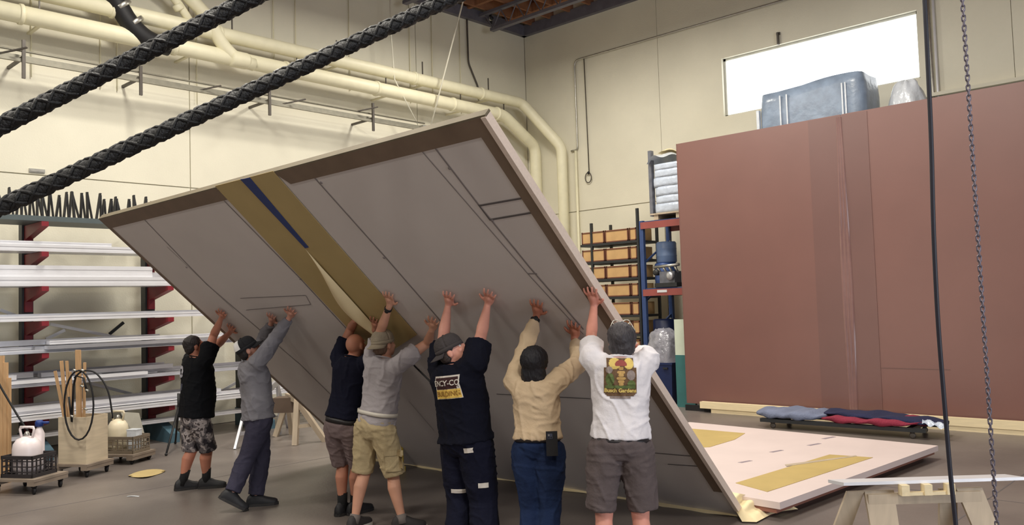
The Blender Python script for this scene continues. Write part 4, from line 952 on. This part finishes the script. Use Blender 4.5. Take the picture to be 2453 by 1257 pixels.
        band = MB(); band.loft([[cc+(hR*.0945*math.cos(2*math.pi*k/36)+cF*.1135*math.sin(2*math.pi*k/36))+cU*z for k in range(36)] for z in (-.006, .022)], False); b_ = put('cap_band', band, mat('capband_'+sp['id'], sk(*cp.get('band', cp['col'])), .9), None, parent=root)
        md = b_.modifiers.new('s', 'SOLIDIFY'); md.thickness = .005
        dirn = -1 if cp.get('back') else 1
        def bill(s, t):
            a = (s-.5)*math.pi*.86; x = math.sin(a)*.088; y = .088*math.cos(a)+.075*t*math.cos(a)**.6+.012
            return cc+hR*x*(1-.06*t)+cF*dirn*y+cU*(.006-.030*t-2.2*x*x)
        m = MB(); m.grid(bill, 18, 6); b_ = put('cap_bill', m, mat('capbill_'+sp['id'], sk(*cp.get('bill', cp['col'])), .85, var=.1), None); md = b_.modifiers.new('s', 'SOLIDIFY'); md.thickness = .005
        m = MB().ell(cc+cU*.114, hR*.009, cF*.009, cU*.005); put('cap_button', m, MATS['cap_'+sp['id']], None)
        if cp.get('patch'):
            m = MB(); m.grid(lambda s, t: cc+(dome(.58+s*.34, .06+t*.7)-cc)*1.04, 10, 8); put('cap_patch', m, mat('cappatch', sk(236, 234, 232), .8), None)
    # shirt
    sh = sp['shirt']; i0 = sh.get('infl', .020); m = MB(); hem = sh['hem']
    rows_ = [(hem, .175, .128, 0)]+[(t, max(a, .166 if t < .7 else a), max(b, .122 if t < .7 else b), f) for t, a, b, f in TOR if hem+.08 < t < 1.0]+[(1.01, .084, .074, -.012)]
    rings = [tring(t, a, b, f, i0*(1.35 if k == 0 else 1), bel(t)) for k, (t, a, b, f) in enumerate(rows_)]
    m.loft(rings)
    for side, s in (('L', -1), ('R', 1)):
        S0, E, Wr, ga = arms[side]
        cap_chain(m, [P+T*TL*.78+Rt*s*.09, P+T*TL*.88+Rt*s*.13*g**.5, S0], [.085*g+i0, .078*g+i0, .066*ga+i0*.9], 16)
        u = E-S0
        if sh['sleeve'] == 'short':
            m.sph(S0, .066*ga+i0*.9); m.tube([S0-u*.05, S0+u*.3, S0+u*sh.get('slen', .58)], [.066*ga+i0, .062*ga+i0*1.1, .058*ga+i0*1.5], 18)
        else:
            ww = Wr-E; m.sph(S0, .066*ga+i0*.9); m.tube([S0-u*.05, S0+u*.4, E], [.066*ga+i0, .058*ga+i0, .045*ga+i0], 18); m.sph(E, .045*ga+i0)
            m.tube([E, E+ww*.3, E+ww*.65, E+ww*sh.get('wlen', .93)], [.045*ga+i0, .046*ga+i0, .037*ga+i0*.9, .034*ga+i0*.5], 18)
    shirt = put('shirt', m, sh['mat'], .009, 4, (sh.get('wr', .007)*1.35, (9, 9, 4)), seed=sp['seed'])
    # collar ring
    m = MB(); cN = P+T*TL*1.01+Ft*-.01; m.tube([cN+Rt*(.078*g**.5*math.cos(k*.2618))+Ft*(.07*math.sin(k*.2618))+T*(.012*-math.sin(k*.2618)) for k in range(25)], .009, 8); put('collar', m, sh['mat'], None)
    # lower garment
    lo = sp['legs']; i1 = lo.get('infl', .02); m = MB()
    m.loft([tring(t, a, b, f, i1*.7, bel(t)*.7) for t, a, b, f in ((-.3, .13, .095, 0), (-.22, .160, .115, 0), (-.1, .174, .128, -.008), (.0, .170, .122, 0), (.045, .166, .12, 0))])
    for side, s in (('L', -1), ('R', 1)):
        Hp, K, A, fd, fu, fr, gl = legs[side]; u = K-Hp
        if lo['kind'] == 'shorts':
            k = lo.get('to', .92); e_ = Hp+u*min(k, 1.) if k <= 1 else K+(A-K)*(k-1)
            pts = [Hp, Hp+u*.3, Hp+u*.65, e_]; rs = [.098*gl+i1, .092*gl+i1, .080*gl+i1*.95, .070*gl+i1*1.1]; sd_ = Rt*s*.022; pts = [pts[0], pts[1]+sd_*.4, pts[2]+sd_*.8, pts[3]+sd_]
            m.sph(Hp, rs[0]); m.tube(pts, rs, 20)
        else:
            u2 = A-K; b2 = lo.get('baggy', 1.); pts = [Hp, Hp+u*.35, Hp+u*.75, K, K+u2*.35, K+u2*.7, K+u2*.97]; rs = [.098*gl+i1, .093*gl+i1, .071*gl+i1*b2, .062*gl+i1*b2, .062*gl+i1*b2, .054*gl+i1*b2, .05*gl+i1*1.1*b2]
            m.sph(Hp, rs[0]); m.tube(pts, rs, 20); m.sph(K, rs[3])
    pants = put('shorts' if lo['kind'] == 'shorts' else 'trousers', m, lo['mat'], .009, 4, (lo.get('wr', .007)*1.3, (9, 9, 3.5)), seed=sp['seed']+4)
    if sp.get('belt_col'):
        t0 = sp.get('belt_t', .03); ex = sp.get('belt_infl', i1*.9); m = MB(); m.loft([tring(t, .168, .121, 0, ex+.004, bel(.1)*.7) for t in (t0, t0+sp.get('belt_h', .075))], False); b_ = put('belt', m, mat('belt_'+sp['id'], sk(*sp['belt_col']), .5), None); md = b_.modifiers.new('s', 'SOLIDIFY'); md.thickness = .006; md.offset = 1
    # socks and shoes
    for side in 'LR':
        Hp, K, A, fd, fu, fr, gl = legs[side]; sh_ = sp.get('shoe', 'black')
        if lo['kind'] == 'shorts':
            d = (K-A).normalized(); m = MB().tube([A-d*.05, A+d*.03, A+d*sp.get('sock', .11)], [.048, .046, .047], 16); put('sock', m, sp.get('sock_m', M_sock), None)
        m = MB(); o_ = A-fu*.095
        sec = [(-.09, .02, .045), (-.075, .036, .085), (-.04, .043, .115), (.0, .045, .125), (.05, .046, .10), (.10, .05, .075), (.15, .05, .062), (.19, .04, .052), (.212, .018, .04)]
        m.loft([[o_+fd*x+fr*(w_*cx)+fu*(.012+h_*cz) for cx, cz in ((-1, 0), (-1.02, .35), (-.85, .7), (-.45, .95), (0, 1), (.45, .95), (.85, .7), (1.02, .35), (1, 0), (.5, 0), (-.5, 0))] for x, w_, h_ in sec])
        so = put('shoe', m, M_shoe if sh_ == 'black' else sh_, .008, 2)
        m = MB(); rim_ = [(-.095, .0), (-.08, .034), (-.03, .046), (.05, .05), (.12, .056), (.18, .048), (.215, .02), (.222, 0)]
        poly = [o_+fd*x+fr*w_ for x, w_ in rim_]+[o_+fd*x-fr*w_ for x, w_ in rim_[::-1][1:-1]]
        m.prism(poly, fu*.026); put('sole', m, sp.get('sole', M_sole), None, smooth=False)
    # watch
    if sp.get('watch'):
        S0, E, Wr, ga = arms[sp['watch']]; d = (Wr-E).normalized(); c = Wr-d*.035; n1 = d.orthogonal().normalized(); n2 = d.cross(n1)
        m = MB(); m.loft([[c+d*z+(n1*math.cos(2*math.pi*k/18)+n2*math.sin(2*math.pi*k/18))*(.034 if sp['shirt']['sleeve'] == 'short' else .037) for k in range(18)] for z in (-.012, .012)]); wo = put('watch', m, M_black, None)
        tc = (-GF-d*(-GF).dot(d)).normalized(); m = MB().lathe(c+tc*.034, [(.019, 0), (.019, .009), (.015, .011)], 14, tc); put('watch_face', m, M_black, None, parent=wo)
    LOG.append((sp['id'], 'belt z %.2f neck z %.2f head z %.2f torso %.2f' % (P.z, N.z, H.z, TL), 'hipL-ank %.2f R %.2f' % ((legs['L'][0]-legs['L'][2]).length, (legs['R'][0]-legs['R'][2]).length), 'armL %.2f R %.2f' % ((arms['L'][0]-arms['L'][2]).length, (arms['R'][0]-arms['R'][2]).length)))
    return dict(root=root, shirt=shirt, pants=pants, P=P, N=N, T=T, TL=TL, R=Rt, F=Ft, arms=arms, legs=legs, off=off, put=put, H=H, hR=hR, hF=hF, hU=hU, q=q)
def decal(pp, target, px, py, name, verts2, faces, m, lift=.003, back=None, axes=None, parent=None):
    """print stuck to the cloth: flat outline in metres, dropped on to the garment along the sight of its wearer"""
    me = target.data; bv = BVHTree.FromPolygons([v.co+pp['off'] for v in me.vertices], [p.vertices[:] for p in me.polygons])
    d0 = back or pp['F']; U_, W_ = axes or (pp['R'], pp['T'])
    r = ray(px, py).normalized(); hit = bv.ray_cast(CPOS, r)[0]
    if hit is None: print('DECAL MISS', name); return None
    out = []
    for x, y in verts2:
        p = hit+U_*x+W_*y-d0*.4; h = bv.ray_cast(p, d0, 1.2)[0]; h = h if h is not None else hit+U_*x+W_*y
        out.append(h-d0*lift)
    mm = MB(); mm.v = out; mm.f = [tuple(f) for f in faces]
    return mm.build(name, m, parent or target, False)
def gridpoly(w, h, nx, ny, keep=lambda x, y: True, shape=lambda x, y: (x, y)):
    vs_ = []; fs = []
    for j in range(ny+1):
        for i in range(nx+1): vs_.append(shape((i/nx-.5)*w, (j/ny-.5)*h))
    for j in range(ny):
        for i in range(nx):
            if keep(((i+.5)/nx-.5)*w, ((j+.5)/ny-.5)*h): a = j*(nx+1)+i; fs.append((a, a+1, a+nx+2, a+nx+1))
    return vs_, fs
def textmesh(s, size, bold=0.):
    c = bpy.data.curves.new('txt', 'FONT'); c.body = s; c.size = size; c.align_x = 'CENTER'; c.align_y = 'CENTER'; c.offset = bold; c.resolution_u = 3
    o = bpy.data.objects.new('txt', c); COL.objects.link(o); dg = bpy.context.evaluated_depsgraph_get(); dg.update(); me = bpy.data.meshes.new_from_object(o.evaluated_get(dg))
    vs_ = [(v.co.x, v.co.y) for v in me.vertices]; fs = [p.vertices[:] for p in me.polygons]; bpy.data.objects.remove(o); bpy.data.meshes.remove(me); return vs_, fs
camo = mat('camo_cloth', sk(150, 142, 140), .95, scale=9, col2=sk(44, 40, 44), bump=.3)
_n = camo.node_tree.nodes
for n_ in _n:
    if n_.type == 'VALTORGB':
        r_ = n_.color_ramp; r_.interpolation = 'CONSTANT'; r_.elements[0].position = 0; r_.elements[0].color = (*sk(46, 42, 48), 1); r_.elements[1].position = .46; r_.elements[1].color = (*sk(104, 98, 100), 1)
        e_ = r_.elements.new(.54); e_.color = (*sk(176, 166, 164), 1); e_ = r_.elements.new(.61); e_.color = (*sk(74, 66, 66), 1)
men = {}
men[1] = person(dict(id='m1', seed=1, D=9.2, face=48, girth=1.08, belly=.03, belt=(469, 982), neck=(474, 856), head=(466, 829), look=(50, 8), skin=(196, 132, 108), hair=(42, 34, 34),
    handR=(535, 752, 4, -30), handL=(556, 786, 4, -26), elbR=(512, 800), elbL=(540, 820), ankL=(438, 1152), ankR=(494, 1148), footL=58, footR=78,
    shirt=dict(mat=cloth('black_tee', (15, 16, 21)), sleeve='short', hem=-.12, infl=.028), legs=dict(kind='shorts', mat=camo, infl=.02, to=1.05), sock=.13,
    label='man in black t-shirt and camouflage shorts pushing at the far end of the panel'))
men[2] = person(dict(id='m2', seed=2, D=8.35, face=62, girth=1.0, belt=(617, 990), neck=(604, 866), head=(597, 838), hdep=.03, look=(72, 26), skin=(206, 150, 130), hair=(36, 30, 30),
    handR=(700, 748, 8, -30), handL=(654, 762, -3, -30), elbR=(660, 815), elbL=(632, 810), ankR=(556, 1180, .09, .55), ankL=(612, 1188), footL=75, footR=70, kneeR=(600, 1090), kneeL=(642, 1090),
    shirt=dict(mat=cloth('grey_sweat', (128, 126, 132)), sleeve='long', hem=-.10, infl=.026, wr=.009), legs=dict(kind='pants', mat=cloth('slate_trousers', (62, 60, 76)), infl=.02, baggy=1.25),
    cap=dict(col=(28, 28, 32), patch=True, tilt=.1), label='man in grey long sleeved top, dark trousers and black and white cap'))
men[3] = person(dict(id='m3', seed=3, D=7.75, face=28, girth=.93, belt=(826, 1003), neck=(846, 856), head=(853, 828), look=(30, 12), skin=(196, 136, 112),
    handL=(853, 752, -8, -26), handR=(902, 775, 0, -30), elbL=(832, 806), elbR=(905, 830), ankL=(820, 1208), ankR=(850, 1206), footL=30, footR=40,
    shirt=dict(mat=cloth('navy_tee', (20, 22, 40)), sleeve='short', hem=.02, infl=.02), legs=dict(kind='shorts', mat=cloth('taupe_shorts', (124, 108, 108)), infl=.02, to=.98), belt_col=(30, 26, 28), belt_t=-.06, sock=.11,
    label='bald man in navy t-shirt and taupe shorts standing behind the man in the tan cap'))
men[4] = person(dict(id='m4', seed=4, D=7.4, face=34, girth=.92, belt=(902, 1006), neck=(922, 858), head=(921, 826), look=(40, 12), skin=(214, 160, 134), hair=(120, 96, 78),
    handL=(936, 716, -6, -28), handR=(1040, 775, 3, -26), elbL=(908, 800), elbR=(1018, 830), ankL=(850, 1240), ankR=(962, 1240), footL=30, footR=82, kneeL=(884, 1130), kneeR=(948, 1135), watch='L',
    shirt=dict(mat=cloth('light_grey_tee', (178, 172, 176)), sleeve='short', hem=-.06, infl=.018, wr=.008), legs=dict(kind='shorts', mat=cloth('khaki_shorts', (190, 172, 136)), infl=.026, to=.99), sock=.03, sock_m=mat('grey_sock', sk(120, 112, 108), .9),
    belt_col=(226, 220, 208), belt_t=.09, belt_infl=.024, belt_h=.06, shoe=mat('dark_trainer', sk(54, 50, 50), .7), sole=M_solew, cap=dict(col=(158, 146, 126), back=True, tilt=-.05), label='man in light grey t-shirt, khaki cargo shorts and tan cap turned backwards'))
men[5] = person(dict(id='m5', seed=5, D=6.25, face=46, girth=1.08, belly=.02, belt=(1112, 1036), neck=(1090, 872), head=(1085, 842), hdep=.02, look=(96, 30), skin=(226, 162, 142), hair=(60, 48, 44),
    handL=(1078, 716, 0, -30), handR=(1174, 713, 4, -30), elbL=(1050, 800), elbR=(1160, 800), ankL=(1098, 1326), ankR=(1166, 1338), footL=30, footR=60, kneeR=(1175, 1165), kneeL=(1108, 1170), arm=1.0,
    shirt=dict(mat=cloth('dark_navy_tee', (13, 15, 30)), sleeve='short', hem=-.12, infl=.032, slen=.62), legs=dict(kind='pants', mat=cloth('ink_trousers', (18, 20, 38)), infl=.03, baggy=1.4),
    cap=dict(col=(66, 60, 60), back=True, tilt=-.08), label='man in dark navy t-shirt with yellow back print and dark cap turned backwards'))
men[6] = person(dict(id='m6', seed=6, D=5.9, face=22, girth=.82, belt=(1288, 1050), neck=(1282, 908), head=(1282, 872), look=(18, 4), skin=(190, 124, 100), hair=(22, 20, 28), hairlen=.14, hairs=1.16,
    handL=(1289, 738, -2, -30), handR=(1379, 790, -3, -28), elbL=(1246, 838), elbR=(1404, 890, -.05), ankL=(1266, 1360), ankR=(1304, 1362), footL=10, footR=30, watch='L',
    shirt=dict(mat=cloth('cream_shirt', (214, 190, 158)), sleeve='long', hem=.0, infl=.024, wr=.009, wlen=.84), legs=dict(kind='pants', mat=cloth('blue_jeans', (34, 50, 84), (24, 36, 64)), infl=.022, baggy=1.05), belt_col=(34, 28, 30), belt_t=-.03, belt_infl=.018,
    label='man in cream long sleeved shirt and blue jeans with a phone on his belt'))
men[7] = person(dict(id='m7', seed=7, D=5.4, face=2, girth=.97, arm=.9, belly=.03, belt=(1487, 1042), neck=(1486, 856), head=(1490, 818), look=(6, 4), skin=(222, 156, 138), hair=(62, 58, 62), hairlen=.02, hairs=1.07,
    handL=(1424, 712, -8, -28), handR=(1512, 830, 4, -28), elbL=(1408, 800), elbR=(1560, 830), ankL=(1446, 1412), ankR=(1552, 1412), footL=-6, footR=14,
    shirt=dict(mat=cloth('white_tee', (236, 232, 236)), sleeve='short', hem=-.03, infl=.021, wr=.009, slen=.62), legs=dict(kind='shorts', mat=cloth('charcoal_shorts', (98, 88, 88)), infl=.024, to=.86), sock=.1, sock_m=mat('white_sock', sk(220, 216, 212), .9), belt_col=(34, 30, 34), belt_t=-.085, belt_infl=.014, belt_h=.06,
    label='man in white t-shirt with a colourful back print and charcoal shorts'))
for l in LOG: print('MAN', l)
# ---- prints and small things they wear
p = men[5]; Mw = mat('print_white', sk(214, 206, 196), .8, var=.05); My = mat('print_yellow', sk(228, 190, 92), .8, var=.08); Mr = mat('print_dark_red', sk(54, 20, 22), .8, var=.05); Mo = mat('print_ochre', sk(150, 108, 40), .8)
g_ = lambda w, h, nx=14, ny=6: gridpoly(w, h, nx, ny)
def sheet(pp, tgt, px, py, dx, dy, w, h, m, lift, name='back_print', nx=14, ny=6):
    v, f = g_(w, h, nx, ny); return decal(pp, tgt, px, py, name, [(a+dx, b+dy) for a, b in v], f, m, lift)
ox = .0
sheet(p, p['shirt'], 1068, 928, ox, .0, .235, .17, Mw, .004); sheet(p, p['shirt'], 1068, 928, ox, .03, .218, .085, Mr, .0055); sheet(p, p['shirt'], 1068, 928, ox, -.048, .228, .066, My, .0065)
v, f = textmesh('ENCY-CO', .056, .001); decal(p, p['shirt'], 1068, 928, 'back_lettering', [(a+ox, b+.03) for a, b in v], f, Mw, .008)
v, f = textmesh('BUILDING', .05, .001); decal(p, p['shirt'], 1068, 928, 'back_lettering', [(a+ox, b-.048) for a, b in v], f, Mo, .009)
sheet(p, p['pants'], 1121, 1079, 0, 0, .07, .035, Mw, .006, 'white_tag', 4, 3)
for (a, b, w, h) in ((1098, 1176, .11, .03), (1158, 1162, .075, .035)):
    v, f = gridpoly(w, h, 8, 3); decal(p, p['pants'], a, b, 'reflective_band', v, f, Mw, .006, GF, (GR, V((0, 0, 1))))
p = men[1]; Mg = mat('print_grey', sk(176, 174, 184), .8)
v, f = gridpoly(.13, .13, 16, 16, lambda x, y: .035 < math.hypot(x, y) < .065); decal(p, p['shirt'], 434, 890, 'back_print', [(a, b) for a, b in v], f, Mg, .004)
sheet(p, p['shirt'], 432, 905, 0, -.035, .12, .03, Mg, .005); sheet(p, p['shirt'], 434, 915, 0, -.05, .09, .07, mat('print_blue_grey', sk(66, 68, 84), .8), .004)
p = men[7]; cx, cy = 1486, 903
Mgr = mat('print_green', sk(96, 112, 62), .8, var=.3, scale=60); Mtn = mat('print_tan', sk(196, 158, 96), .8, var=.2, scale=80); Mbr = mat('print_brown', sk(112, 84, 58), .8, var=.35, scale=60); Mye = mat('print_gold', sk(224, 196, 110), .8, var=.1); Mgy = mat('print_stone', sk(150, 136, 130), .8, var=.25, scale=60); Mred = mat('print_red', sk(150, 74, 66), .8)
W_, H_ = .205, .24
def rnd_rect(x, y, w=W_/2, h=H_/2, r=.03):
    dx = max(0, abs(x)-(w-r)); dy = max(0, abs(y)-(h-r)); return math.hypot(dx, dy) < r
def pr(dx, dy, w, h, m, lift, keep=lambda x, y: True, nx=16, ny=16, name='back_print'):
    v, f = gridpoly(w, h, nx, ny, keep); decal(p, p['shirt'], cx, cy, name, [(a+dx, b+dy) for a, b in v], f, m, lift)
pr(0, .0, W_, H_, Mbr, .004, lambda x, y: rnd_rect(x, y) and not (y > .06 and abs(x) > .085), 24, 28)
pr(-.035, .085, .075, .07, Mye, .005, lambda x, y: math.hypot(x/.037, y/.035) < 1); pr(.055, .085, .06, .07, Mye, .005, lambda x, y: math.hypot(x/.03, y/.035) < 1)
pr(.005, .09, .075, .04, Mred, .006, lambda x, y: math.hypot(x/.037, (y+.01)/.028) < 1)
v, f = textmesh('GOOD', .02, .0004); decal(p, p['shirt'], cx, cy, 'back_lettering', [(a+.005, b+.088) for a, b in v], f, mat('print_pale', sk(226, 200, 190), .8), .008) if False else None
for k, (w, y) in enumerate(((.03, .055), (.05, .03), (.035, .012), (.058, -.008), (.04, -.028), (.03, -.045))): pr(.005, y, w, .018, Mtn, .0065+.0002*k, lambda x, y, w=w: math.hypot(x/(w/2), y/.011) < 1, 10, 6)
pr(-.065, -.015, .055, .085, Mgr, .0055, lambda x, y: math.hypot(x/.027, y/.042) < 1); pr(.07, -.045, .05, .05, Mgr, .0055, lambda x, y: math.hypot(x/.025, y/.025) < 1); pr(.068, .012, .052, .062, Mgy, .006, lambda x, y: math.hypot(x/.026, y/.031) < 1)
pr(-.07, .045, .045, .045, Mgy, .006, lambda x, y: math.hypot(x/.022, y/.022) < 1); pr(0, -.062, .19, .02, Mgr, .006)
v, f = textmesh('Busch Gardens', .033, .0012); decal(p, p['shirt'], cx, cy, 'back_lettering', [(a, b-.085) for a, b in v], f, Mye, .009)
pr(0, -.128, .13, .014, Mgy, .005, lambda x, y: True, 12, 2)
m = MB(); 
for s in (-1, 1): m.tube([p['q'](s*.035+.022*math.cos(k*.524), .055-.05*0+.022*math.sin(k*.524)*.3, .122+.014*math.sin(k*.524)) for k in range(13)], .0035, 6)
m.tube([p['q'](-.013, .062, .124), p['q'](.013, .062, .124)], .003, 6); m.tube([p['q'](-.058, .055, .122), p['q'](-.088, -.02, .07)], .003, 6); m.tube([p['q'](.058, .055, .122), p['q'](.088, -.02, .07)], .003, 6)
p['put']('sunglasses', m, M_galv, None)
# phone holster and card on the man in jeans
p = men[6]; bvp = OY; c = DP(1322, 1062, 5.9-.19)
Hx, Fx = p['R'], p['F']; ph_ = thing('phone_case', c-V((0, 0, .08)), 'black phone case clipped to the belt of the man in jeans', 'phone')
MB().box(c, (.078, .024, .165), (GR, GF, V((0, 0, 1)))).build('case', M_black, ph_); MB().box(c-GF*.014+V((0, 0, .052))-GR*.012, (.034, .006, .036), (GR, GF, V((0, 0, 1)))).build('camera_bump', mat('phone_grey', sk(70, 74, 90), .3), ph_)
for a, b in ((-.008, .008), (.008, -.008), (-.008, -.008)): MB().lathe(c-GF*.016+V((0, 0, .052+b))+GR*(-.012+a), [(.006, 0), (.006, .003)], 10, -GF).build('lens', M_galv if a < 0 and b > 0 else M_black, ph_)
MB().box(c+GF*.06+V((0, 0, .05)), (.03, .11, .04), (GR, GF, V((0, 0, 1)))).build('clip', M_black, ph_)
# cargo pocket on the khaki shorts
p = men[4]; Hp, K, A, fd, fu, fr, gl = p['legs']['R']
pk_ = MATS['khaki_shorts']
v, f = gridpoly(.15, .17, 8, 8); decal(p, p['pants'], 944, 1105, 'cargo_pocket', v, f, pk_, .014, -(-GF), (GR, V((0, 0, 1))))
v, f = gridpoly(.16, .045, 8, 3); decal(p, p['pants'], 944, 1084, 'pocket_flap', v, f, pk_, .02, GF, (GR, V((0, 0, 1))))
# pull strap on the panel
a = on_panel(988, 868, .01); b = DP(1042, 925, 6.75); a2 = on_panel(965, 845, .01)
MB().tube([a2, a, b], .008, 6).build('pull_strap', M_black, panel, True)
